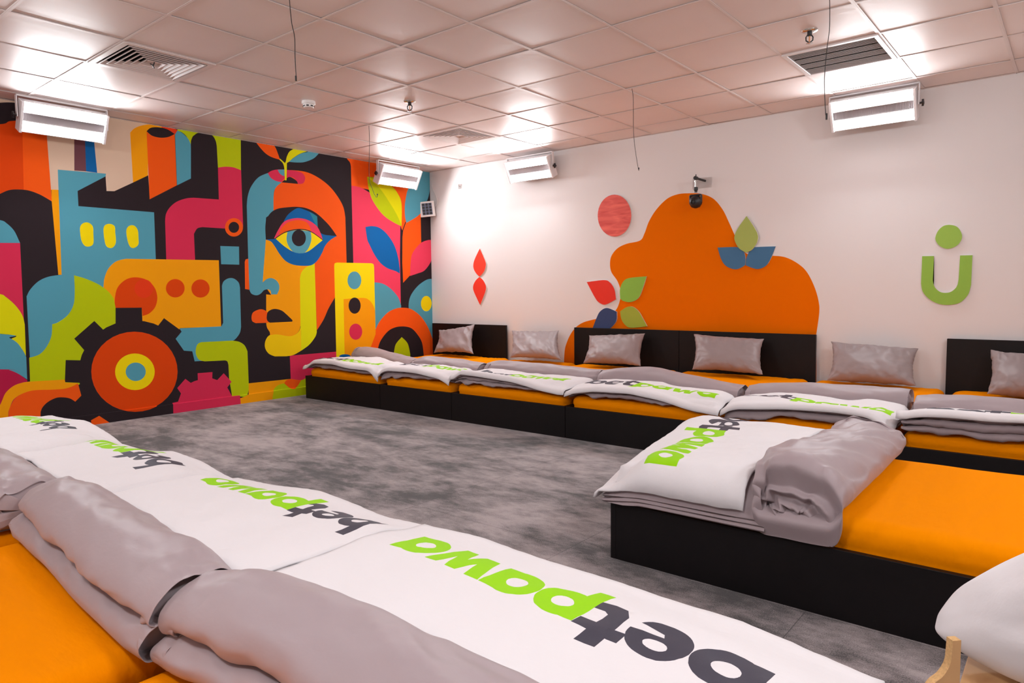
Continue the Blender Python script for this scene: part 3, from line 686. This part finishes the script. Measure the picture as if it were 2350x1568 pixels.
def fold_under(B, a, b, layers, t_back, parent_name, loc, rz, label, seed, roll=None):
    """the folded duvet: stacked rounded layers, with the turned-back roll as its part"""
    t = empty('duvet', loc, rz, label, 'duvet', 'grey duvets folded at the foot of the beds')
    nx = max(24, int((b-a)/.022)); mb = MB()
    for k in range(layers):
        V, F = [], []; prof = 26
        for i in range(nx+1):
            u = i/nx; x = a+(b-a)*u; c = (2*u-1)
            e = max(.12, (1-abs(c)**14))**.5
            f = B.front(x)
            nose = .024+.026*abs(fbm(x*4+k*9+seed, k, seed, 2))+.010*((k+int(seed)) % 2)
            for j in range(prof):
                q = j/(prof-1); rr = .026
                if q < .36: tt = t_back+(f+nose+rr-t_back)*(q/.36); w = 0.
                elif q > .64: tt = f+nose+rr+(t_back-f-nose-rr)*((q-.64)/.36); w = 1.
                else:
                    an = (q-.36)/.28*math.pi; tt = f+nose+rr-rr*math.sin(an); w = .5-.5*math.cos(an)
                lo_, hi_ = B.stack(x, tt, a, b)
                lo, hi = lo_+(hi_-lo_)*k/layers, lo_+(hi_-lo_)*(k+1)/layers
                mid = (lo+hi)/2; z = mid+(lo+(hi-lo)*w-mid)*e
                nz_ = 1-sstep(.06, .25, tt-f)
                z += (.007*ridge(x*11+seed, tt*9+k, w*2)+.004*fbm(x*26, tt*12+k, seed, 2))*nz_
                z = min(max(z, B.under(x, tt)-.004), B.cover(x, tt, a, b)-.021)
                V.append((x, tt, max(z, .250)))
        for i in range(nx):
            for j in range(prof-1):
                q = i*prof+j; F.append((q, q+1, q+prof+1, q+prof))
        F.append(tuple(range(prof))[::-1]); F.append(tuple(range(nx*prof, (nx+1)*prof)))
        mb.add(V, [f_[::-1] for f_ in F])
    o = mb.build('folded_layers', M['duvet'], t, smooth=True)
    if roll: roll_part(t, **roll)
    return t
PROF = catmull([(-.46, .0, 0), (-.53, .30, 0), (-.47, .62, 0), (-.30, .88, 0), (-.05, 1., 0), (.22, .95, 0), (.42, .78, 0), (.50, .58, 0), (.44, .44, 0), (.36, .40, 0), (.47, .36, 0), (.56, .22, 0), (.50, .04, 0), (.30, .0, 0), (-.2, .0, 0)], True, 4)
PROF_R = catmull([(-.48, .0, 0), (-.55, .16, 0), (-.52, .30, 0), (-.43, .37, 0), (-.50, .48, 0), (-.49, .68, 0), (-.36, .90, 0), (-.1, 1., 0), (.18, .97, 0), (.40, .80, 0), (.52, .55, 0), (.53, .28, 0), (.44, .06, 0), (.2, .0, 0), (-.2, .0, 0)], True, 4)
def roll_part(parent, path, wid, hgt, seed, base=SHEET_Z+.004, amp=.012, drop=(0, 0), nseg=70, swirl=0, skew=0., prof=None, crease=.3):
    """path: (x, t) points along the fold, wid/hgt: callables of 0..1; drop lowers the two ends"""
    P_ = catmull([(p[0], p[1], 0) for p in path], False, 12)+[np.array(path[-1], float)]
    P_ = np.array(P_); L_ = np.concatenate([[0], np.cumsum(np.linalg.norm(np.diff(P_, axis=0), axis=1))]); tot = L_[-1]
    PR = prof or PROF; n = len(PR); V, F = [], []
    us = [i/nseg for i in range(nseg+1)]
    caps0 = [(.15, .040), (.40, .037), (.62, .031), (.80, .021), (.92, .009)]; 
    st = [(0, r, -o) for r, o in caps0]+[(u, 1, 0) for u in us]+[(1, r, o) for r, o in caps0[::-1]]
    if swirl: st = st[:len(caps0)+len(us)]+[(1, r, .014*math.sqrt(1-r)) for r in np.linspace(.97, .06, 18)]
    for u, r, off in st:
        x = np.interp(u*tot, L_, P_[:, 0]); y = np.interp(u*tot, L_, P_[:, 1])
        x2 = np.interp(min(tot, u*tot+.02), L_, P_[:, 0])-np.interp(max(0, u*tot-.02), L_, P_[:, 0]); y2 = np.interp(min(tot, u*tot+.02), L_, P_[:, 1])-np.interp(max(0, u*tot-.02), L_, P_[:, 1])
        d = np.array([x2, y2]); d /= np.linalg.norm(d); nn = np.array([0., 1.]); d = np.array([1., 0.])
        w, h = wid(u), hgt(u); ed = max(0, 1-min(u, 1-u)/.16)
        dz = -drop[0]*max(0, 1-u/.07)**2-drop[1]*max(0, 1-(1-u)/.07)**2
        for j, (a, z) in enumerate(PR):
            an = 2*math.pi*j/n
            k = amp*fbm(u*tot*3.2+seed, a*2.2+seed, z*2.5, 3)+amp*.55*ridge(u*tot*4+a*2.0+seed, a*2-u*3, z*2+seed)*(.35+.65*ed)+amp*.8*ed*ridge(u*tot*16+seed, an*1.3, seed)+amp*.7*ed*fbm(u*tot*9+seed, a*6, z*6+seed, 2)
            k += amp*crease*ridge(u*tot*6+a*4+seed, z*3.5-u*tot*2.5, seed)*sstep(.05, .4, z)
            aa, zz = a*r, .42+(z-.42)*r
            kz = k if z > .05 else 0
            o2 = off-skew*(a+.5)*max(0, (u-.82)/.18)**2
            if swirl and u == 1 and r < .99: o2 += sstep(.10, .34, z)*.012*fbm(aa*9, zz*5, seed, 2)+sstep(.10, .34, z)*.022*math.sin(2*math.pi*(1.9*r)+an+.8)*min(1, (1-r)*6)*min(1, r*3)-.02*(1-r)
            p = np.array([x, y])+nn*(aa*w+k*math.cos(an+.6)*.8)+d*o2
            zc = base+zz*h+kz*.9+dz*(1 if z > .05 else .9)
            V.append((p[0], p[1], zc))
    for i in range(len(st)-1):
        for j in range(n):
            F.append((i*n+j, i*n+(j+1) % n, (i+1)*n+(j+1) % n, (i+1)*n+j))
    F.append(tuple(range(n))[::-1]); F.append(tuple(range((len(st)-1)*n, len(st)*n)))
    o = mk('turned_back_fold', V, [f[::-1] for f in F], M['duvet'], None, parent)
    o.modifiers.new('smooth', 'SUBSURF').levels = 1; o.modifiers['smooth'].render_levels = 1
    return o
def blanket(B, a, b, t_back, loc, rz, label, text, seed, step=.026, thick=.009, tall=1.02):
    """text: (left, right, baseline at left, baseline at right) in bed coordinates"""
    Rr = B.R; arc = Rr*math.pi/2; D = arc+(max(t_back(a+(b-a)*i/20) for i in range(21))-B.tf-Rr)
    pol = []
    l, r, bl, br = text; sx = (r-l)/LETW; sy = sx*tall
    for p, k in LET:
        q = []
        n = len(p)
        for i in range(n):
            (x0, y0), (x1, y1) = p[i], p[(i+1) % n]
            m_ = max(1, int(math.hypot(x1-x0, y1-y0)*sx/.022))
            q += [(x0+(x1-x0)*j/m_, y0+(y1-y0)*j/m_) for j in range(m_)]
        pol.append(([(l+x*sx, arc-B.tf-Rr+bl+(br-bl)*x/LETW+y*sy) for x, y in q], k))
    rg = random.Random(int(seed*10)); nx, nd = int((b-a)/step), int(D/step)
    ex = [(a+(b-a)*(i/nx)+rg.uniform(-.002, .002)*(0 < i < nx), D*j/nd+rg.uniform(-.002, .002)*(0 < j < nd)) for i in range(nx+1) for j in range(nd+1)]
    ex = [(min(b, max(a, x)), min(D, max(0, y))) for x, y in ex]
    v, f, k = planar_paint(pol, (a, 0., b, D), extra_pts=ex)
    k = np.where(k < 0, 0, k); V = []
    for x, d in v:
        x = min(b, max(a, x)); fr = B.front(x)
        if d < arc:
            an = d/Rr; t = fr+Rr*(1-math.cos(an)); z = B.zw(x)+Rr*math.sin(an)
            z += (B.cover(x, fr+Rr, a, b)-B.zw(x)-Rr)*math.sin(an)
            if t > fr+.012: z = max(z, B.stack(x, t, a, b)[1]+.019)
        else:
            tb = t_back(x); t = fr+Rr+(d-arc)*(tb-fr-Rr)/(D-arc); z = B.cover(x, t, a, b)
            z += .0016*fbm(x*24+seed, t*24, seed, 2)*sstep(0, .08, d-arc)
        V.append((x, t, z))
    o = mk('blanket', V, [tuple(int(i) for i in q) for q in f], [M['fleece'], M['ltr_dark'], M['ltr_green']], k)
    s = o.modifiers.new('cloth', 'SOLIDIFY'); s.thickness = thick; s.offset = -1
    o.location = loc; o.rotation_euler = (0, 0, rz)
    return tag(o, label, 'blanket', 'white lettered blankets over folded duvets')
def pillow(quad, thick, label, seed, ear=.05, nx=52, ny=38):
    """quad: bottom-left, bottom-right, top-right, top-left corners (world); bulges both ways, edges pinched"""
    Q = [Vector(q) for q in quad]; c = sum(Q, Vector())/4
    nrm = ((Q[1]-Q[0]).cross(Q[3]-Q[0])).normalized(); V, F = [], []
    wd_, ht_ = (Q[1]-Q[0]).length, (Q[3]-Q[0]).length
    for side in (1, -1):
        for i in range(nx+1):
            for j in range(ny+1):
                u, v = 2*i/nx-1, 2*j/ny-1
                pu = u*(1-ear*(1-v*v)**1.0*abs(u)**3) ; pv = v*(1-ear*1.3*(1-u*u)*abs(v)**3)
                a, b = (pu+1)/2, (pv+1)/2
                p = Q[0]*(1-a)*(1-b)+Q[1]*a*(1-b)+Q[2]*a*b+Q[3]*(1-a)*b
                th = thick*(max(0, 1-abs(u)**2.6)*max(0, 1-abs(v)**2.4))**.55*(1.12-.25*v)
                w = 0
                w = .012*fbm(a*wd_*4.5+seed, b*ht_*4.5, seed+side, 3)
                w += .016*noise.noise(Vector((a*wd_*9+b*4+seed, b*ht_*3-a*2, seed+side)))*(.3+.7*abs(u))
                w += .013*ridge(a*11+seed, b*3+a*3, 3.+side)*sstep(.1, .95, v)+.008*ridge(a*9+seed, b*4, 5.)*sstep(.2, .95, -v)
                for cu in (-1, 1):
                    for cv in (-1, 1):
                        du, dv = (u-cu)*wd_, (v-cv)*ht_; rr = math.hypot(du, dv)
                        w += .020*noise.noise(Vector((math.atan2(dv*cv, du*cu)*3.2+seed+cu*5+cv*9, rr*2, seed)))*math.exp(-rr*5)
                w *= min(1, th/thick*1.8)
                e = .006*fbm(a*14+seed*2, b*14, seed, 2)
                V.append(p+nrm*(side*th+w)+(Q[1]-Q[0]).normalized()*e+(Q[3]-Q[0]).normalized()*e)
    m_ = (nx+1)*(ny+1)
    for i in range(nx):
        for j in range(ny):
            q = i*(ny+1)+j; F.append((q, q+ny+1, q+ny+2, q+1)); F.append((m_+q, m_+q+1, m_+q+ny+2, m_+q+ny+1))
    # merge the two skins along the seam
    bm = bmesh.new(); vs_ = [bm.verts.new(p-c) for p in V]
    for q in F: bm.faces.new([vs_[x] for x in q])
    weld = {}
    for i in range(nx+1):
        for j in range(ny+1):
            if i in (0, nx) or j in (0, ny): weld[vs_[m_+i*(ny+1)+j]] = vs_[i*(ny+1)+j]
    bmesh.ops.weld_verts(bm, targetmap=weld)
    bmesh.ops.recalc_face_normals(bm, faces=bm.faces)
    me = bpy.data.meshes.new('pillow'); bm.to_mesh(me); bm.free(); me.materials.append(M['pillow'])
    me.polygons.foreach_set('use_smooth', [True]*len(me.polygons))
    o = bpy.data.objects.new('pillow', me); col.objects.link(o); o.location = c
    s = o.modifiers.new('smooth', 'SUBSURF'); s.levels = 1; s.render_levels = 1
    return tag(o, label, 'pillow', 'grey pillows along the white wall')

# --- the row along the white wall (foot edge traced from the photo at y = -2.17)
FOOT_Y = -2.14
X1 = [.225, 1.47, 2.44, 3.665, 4.91, 5.93, 7.20]
HEADS = [(-.17, 1.105), None, (-.11, 1.158), (-.063, 1.24), None, (-.035, 1.26)]
WHITE = [[(700, 848), (715, 834), (762, 836), (802, 846), (843, 851), (857, 862), (860, 877)],
         [(861, 876), (871, 857), (887, 851), (952, 856), (1007, 870), (1031, 886), (1038, 898)],
         [(1042, 872), (1048, 859), (1088, 864), (1170, 877), (1238, 897), (1285, 908), (1296, 906)],
         [(1296, 913), (1303, 905), (1361, 899), (1443, 904), (1513, 920), (1582, 942), (1645, 954)],
         [(1648, 960), (1660, 947), (1685, 939), (1791, 940), (1912, 947), (1960, 953), (1997, 959), (2027, 980), (2042, 1006)],
         [(2048, 955), (2060, 964), (2108, 956), (2184, 959), (2274, 968), (2350, 971)]]
GREY = [[(700, 848), (748, 850), (808, 857), (860, 867)], [(861, 880), (881, 874), (939, 873), (993, 873), (1018, 876), (1034, 886)],
        [(1042, 883), (1061, 889), (1143, 892), (1225, 900), (1290, 910)], [(1296, 925), (1314, 924), (1374, 917), (1457, 923), (1527, 942), (1596, 952), (1645, 957)],
        [(1652, 965), (1761, 972), (1851, 972), (1957, 978), (2002, 978), (2027, 1002), (2040, 1012)], [(2042, 975), (2063, 994), (2123, 999), (2214, 1015), (2350, 1024)]]
# ridge of the turned-back fold: (fraction across, t of its centre, height above the sheet)
ROLL = [[(0, .70, .155), (.15, .74, .175), (.5, .68, .135), (1, .52, .10)], [(0, .47, .10), (.15, .57, .145), (.5, .56, .135), (1, .48, .115)],
        [(0, .50, .11), (.12, .60, .150), (.5, .60, .145), (1, .60, .12)], [(0, .52, .12), (.15, .60, .165), (.35, .62, .180), (.6, .56, .150), (1, .44, .10)],
        [(0, .44, .10), (.12, .54, .135), (.5, .58, .150), (.9, .60, .155), (1, .58, .14)], [(0, .50, .11), (.1, .54, .14), (.5, .56, .14), (1, .56, .13)]]
TEXT1 = [(.07, 1.13, .09, .12), (.08, .96, .22, .23), (.16, 1.13, .14, .11), (.09, 1.17, .15, .13), (.04, .98, .22, .09), (.10, 1.15, .25, .25)]
WHERE = ['in the corner against the mural', 'second from the mural, without a headboard', 'third from the mural, left of the paired headboards',
         'fourth from the mural, right of the paired headboards', 'fifth from the mural, without a headboard', 'sixth from the mural, cut by the right edge']
LB = ['low black bed in the corner against the mural', 'low black bed without headboard, second from the mural along the white wall',
      'low black bed with the left one of the two joined headboards', 'low black bed with the right one of the two joined headboards',
      'low black bed without headboard, fifth from the mural along the white wall', 'low black bed with the lone headboard at the right edge']
for i in range(6):
    W = X1[i+1]-X1[i]; loc = (X1[i], FOOT_Y, 0); sd = 1.7+i*2.3
    bed_frame(loc, 0, W, LB[i], HEADS[i], group='low black beds')
    mattress(loc, 0, W, 'orange sheeted mattress of the bed '+WHERE[i], sd, wr=1.9, res=(90, 44, 14))
    zw = interp([(float(BP(u, v, 1, -2.17)[0])-X1[i], float(BP(u, v, 1, -2.17)[2])) for u, v in WHITE[i]])
    zg = interp([(float(BP(u, v, 1, -2.17)[0])-X1[i], float(BP(u, v, 1, -2.17)[2])) for u, v in GREY[i]])
    B = Bedding(W, zw, zg, -.03, (.05, .05), sd, top=.424, wob=.018); B.rise = .12
    R_ = ROLL[i]; tc = interp([(r[0], r[1]) for r in R_]); hh = interp([(r[0], r[2]) for r in R_])
    roll = dict(path=[(.064+(W-.128)*u, tc(u)) for u in np.linspace(0, 1, 9)], wid=lambda u: .27*(1-.25*max(0, 1-min(u, 1-u)/.12)), hgt=lambda u, hh=hh: hh(u), seed=sd*3, amp=.010)
    fold_under(B, .026, W-.026, 3 if i in (2, 5) else 2, .62, 'duvet', loc, 0, 'grey folded duvet on the bed '+WHERE[i], sd, roll)
    blanket(B, .004, W-.004, lambda x, tc=tc, W=W: tc((x-.064)/(W-.128))-.27*.53-.022, loc, 0, 'white lettered blanket on the bed '+WHERE[i], TEXT1[i], sd)
PIL = [([(995, 816), (1088, 819), (1091, 743), (1006, 757)], -.40, -.15, .055, 'crumpled grey pillow leaning on the headboard next to the mural'),
       ([(1170, 827), (1290, 833), (1283, 758), (1174, 758)], -.38, -.10, .06, 'grey pillow against the bare wall left of the orange cloud'),
       ([(1338, 840), (1472, 847), (1482, 764), (1351, 769)], -.40, -.16, .065, 'grey pillow on the left one of the two joined headboards'),
       ([(1587, 856), (1752, 868), (1755, 777), (1591, 766)], -.42, -.16, .07, 'grey pillow on the right one of the two joined headboards'),
       ([(1896, 882), (2104, 895), (2110, 799), (1906, 782)], -.38, -.10, .075, 'large grey pillow against the bare wall below the green U'),
       ([(2263, 914), (2445, 935), (2452, 822), (2271, 802)], -.44, -.16, .075, 'grey pillow cut off by the right edge of the photo')]
for i, (q, yb, yt, th, lb) in enumerate(PIL):
    pillow([BP(*q[0], 1, yb)+(0, 0, .028), BP(*q[1], 1, yb)+(0, 0, .026), BP(*q[2], 1, yt), BP(*q[3], 1, yt)], th, lb, 3.1+i*5.7, ear=.10 if i else .16)

# --- the row in the foreground, feet towards the room, heads towards the camera's wall
def near_roll(B, W, pts, wid, hgt, seed, **k):
    """pts: (x, t) of the fold's centre line in bed coordinates"""
    return dict(path=pts, wid=wid, hgt=hgt, seed=seed, **k)
NEAR = [  # right edge, left edge in the room; label place
 (2.92, 1.72, 'farthest of the foreground row, beside the mural', 'D'), (3.958, 2.925, 'third of the foreground row, counted from the nearest', 'C'),
 (5.121, 3.961, 'second of the foreground row, next to the nearest', 'B'), (6.44, 5.124, 'nearest the camera', 'A')]
NY = -5.015
for xr, xl, where, key in NEAR:
    W = xr-xl; loc = (xr, NY, 0); sd = 21.3+xl*3
    bed_frame(loc, math.pi, W, 'low black bed '+where, group='low black beds')
    mattress(loc, math.pi, W, 'orange sheeted mattress of the bed '+where, sd, wr=1.3 if key in 'AB' else 1, res=(48, 70, 8), top=SHEET_Z-(.012 if key == 'A' else 0))
    dome = dict(A=[(0, .325), (.3, .355), (.7, .36), (1.1, .37), (1.31, .365)], B=[(0, .355), (.2, .345), (.55, .375), (.85, .34), (1.15, .32)],
                C=[(0, .31), (.3, .34), (.6, .35), (1.0, .30)], D=[(0, .28), (.3, .34), (.7, .37), (1.2, .35)])[key]
    zw = interp(dome); zg = interp([(x, z-.06) for x, z in dome])
    B = Bedding(W, zw, zg, -.06, dict(A=(.03, .004), B=(.004, .05), C=(.05, .05), D=(.09, .05))[key], sd, top=.428, wob=.014, ftv=.02)
    if key == 'A': B.mt = SHEET_Z-.012
    pts = dict(A=[(.08, .665), (.46, .67), (.8, .665), (1.05, .668), (1.13, .68), (1.195, .70)], B=[(.0, .72), (.06, .72), (.2, .712), (.4, .70), (.65, .675), (.9, .66), (1.09, .65)],
               C=[(.06, .70), (.4, .68), (.7, .66), (.95, .655)], D=[(.06, .66), (.6, .65), (1.12, .65)])[key]
    wv = dict(A=.275, B=.26, C=.26, D=.26)[key]; hv = dict(A=.185, B=.175, C=.16, D=.15)[key]
    hgt = (lambda u, h=hv: h*(1-.22*max(0, 1-u/.15)-.18*max(0, 1-(1-u)/.15)))
    roll = near_roll(B, W, pts, lambda u, w=wv: w*(1-.12*max(0, 1-min(u, 1-u)/.12)), hgt, sd, amp=.017, nseg=120, base=B.mt+.008, skew=0.)
    fold_under(B, .012, W-.012, 2, .66, 'duvet', loc, math.pi, 'grey folded duvet on the bed '+where, sd, roll)
    tx = dict(A=(.145, 1.205, .19, .075), B=(.07, 1.00, .06, .11), C=(.22, 1.10, .075, .095), D=(.46, 1.19, .075, .085))[key]
    px_, pt_ = [p[0] for p in pts], [p[1] for p in pts]
    blanket(B, -.0008 if key == 'B' else .001, W+.0006 if key == 'A' else W-.001, lambda x, px_=px_, pt_=pt_, wv=wv: float(np.interp(x, px_, pt_))-wv*.53-.008, loc, math.pi, 'white lettered blanket on the bed '+where, tx, sd, step=.022, tall=1.3 if key in 'CD' else 1.02)

# --- the bed standing crosswise in the middle, its foot towards the mural
W = 1.15; loc = (5.20, -2.84, 0); rz = -PI2
bed_frame(loc, rz, W, 'low black bed standing crosswise in front of the white wall row', group='low black beds')
mattress(loc, rz, W, 'orange sheeted mattress of the crosswise bed', 47.7, wr=1.3, res=(60, 90, 16), top=.35)
dome = [(0, .37), (.12, .425), (.3, .43), (.55, .40), (.85, .34), (1.05, .285), (1.15, .265)]
B = Bedding(W, interp(dome), interp([(x, z-.045) for x, z in dome]), -.06, (.07, .13), 5.2, top=.455, wob=.014, ftv=.03); B.mt = .35
pts = [(.07, .755), (.3, .755), (.6, .76), (.9, .765), (1.165, .77)]
roll = near_roll(B, W, pts, lambda u: .295*(1-.1*max(0, 1-min(u, 1-u)/.12)), lambda u: .135+.055*u, 5.5, amp=.020, drop=(.0, .12), nseg=100, swirl=1, base=.358, prof=PROF_R, crease=.8)
fold_under(B, .0, W+.03, 3, .66, 'duvet', loc, rz, 'grey folded duvet with a rolled end on the crosswise bed', 5.2, roll)
blanket(B, .0, W+.045, lambda x: float(np.interp(x, [p[0] for p in pts], [p[1] for p in pts]))-.295*.55-.022, loc, rz, 'white lettered blanket on the crosswise bed', (.02, 1.14, .03, .15), 5.2, step=.022)

# --- lower right corner: a white blanket heaped on a wooden stand with a wavy edged side panel
M['oak'] = mat('light oak laminate', lin((206, 160, 112)), .5, .35, bump=(14, .2, .001, (18, 18, 1)), var=(7, .12))
M['chip'] = mat('raw chipboard edge', lin((214, 172, 120)), .9, .1, bump=(240, .6, .003), var=(160, .35))
st = empty('wooden_stand', (6.543, -4.845, 0), math.radians(45), 'light wooden stand with a wavy edged panel at the lower right', 'stand')
wv_ = catmull([(.0, .0, 1), (.0, .425, 1), (-.018, .425, 1), (-.019, .40, 0), (-.022, .375, 0), (-.036, .352, 0), (-.055, .338, 0), (-.066, .318, 0), (-.07, .27, 0), (-.07, .0, 1)], True, 6)
bm = bmesh.new(); A_ = [bm.verts.new((p[0], -.009, p[1])) for p in wv_]; B_ = [bm.verts.new((p[0], .009, p[1])) for p in wv_]
f1, f2_ = bm.faces.new(A_), bm.faces.new(B_[::-1])
for i in range(len(A_)): bm.faces.new((A_[i], B_[i], B_[(i+1) % len(A_)], A_[(i+1) % len(A_)])).material_index = 1
bmesh.ops.triangulate(bm, faces=[f1, f2_]); bmesh.ops.recalc_face_normals(bm, faces=bm.faces)
me = bpy.data.meshes.new('side_panel'); bm.to_mesh(me); bm.free(); me.materials.append(M['oak']); me.materials.append(M['chip'])
pn_ = bpy.data.objects.new('side_panel', me); col.objects.link(pn_); pn_.parent = st
Ri = Matrix.Rotation(math.radians(-45), 4, 'Z')
MB().box((.0, .012, .285), (.62, .34, .305), 0, Ri).build('seat_board', M['oak'], st, bevel=.002)
MB().box((.0, .345, .0), (.62, .363, .34), 0, Ri).build('back_panel', M['oak'], st, bevel=.002)
for xx in (.03, .55): MB().box((xx, .05, 0), (xx+.04, .09, .284), 0, Ri).build('leg', M['oak'], st, bevel=.002)
def heap(label):
    V, F = [], []; nx, ny = 44, 40
    c0 = np.array([6.80, -4.69, .306])
    for i in range(nx+1):
        for j in range(ny):
            th = math.pi*(i/nx); ph = 2*math.pi*j/ny
            dx, dy, dz = math.sin(th)*math.cos(ph), math.sin(th)*math.sin(ph), math.cos(th)
            p = 2.6; n_ = (abs(dx)**p+abs(dy)**p+abs(dz)**p)**(-1/p); dx, dy, dz = dx*n_, dy*n_, dz*n_
            x, y = dx*.31, dy*.125
            hh = min(.40, .15+.75*(x+.31))
            z = (dz+1)/2*hh
            pinch = max(0, -dx)**3; y *= 1-.55*pinch
            w = .016*fbm(x*6+3, y*7+z*6, 7.7, 3)+.013*ridge(x*9-z*7, y*9, 2.2)
            V.append((c0[0]+x+w*dx, c0[1]+y+w*dy, max(c0[2]+.003, c0[2]+z+w*max(0, dz))))
    for i in range(nx):
        for j in range(ny):
            F.append((i*ny+j, (i+1)*ny+j, (i+1)*ny+(j+1) % ny, i*ny+(j+1) % ny))
    o = mk('blanket', V, F, M['fleece']); s_ = o.modifiers.new('smooth', 'SUBSURF'); s_.levels = 1; s_.render_levels = 1
    return tag(o, label, 'blanket')
heap('plain white blanket heaped on the wooden stand at the lower right')
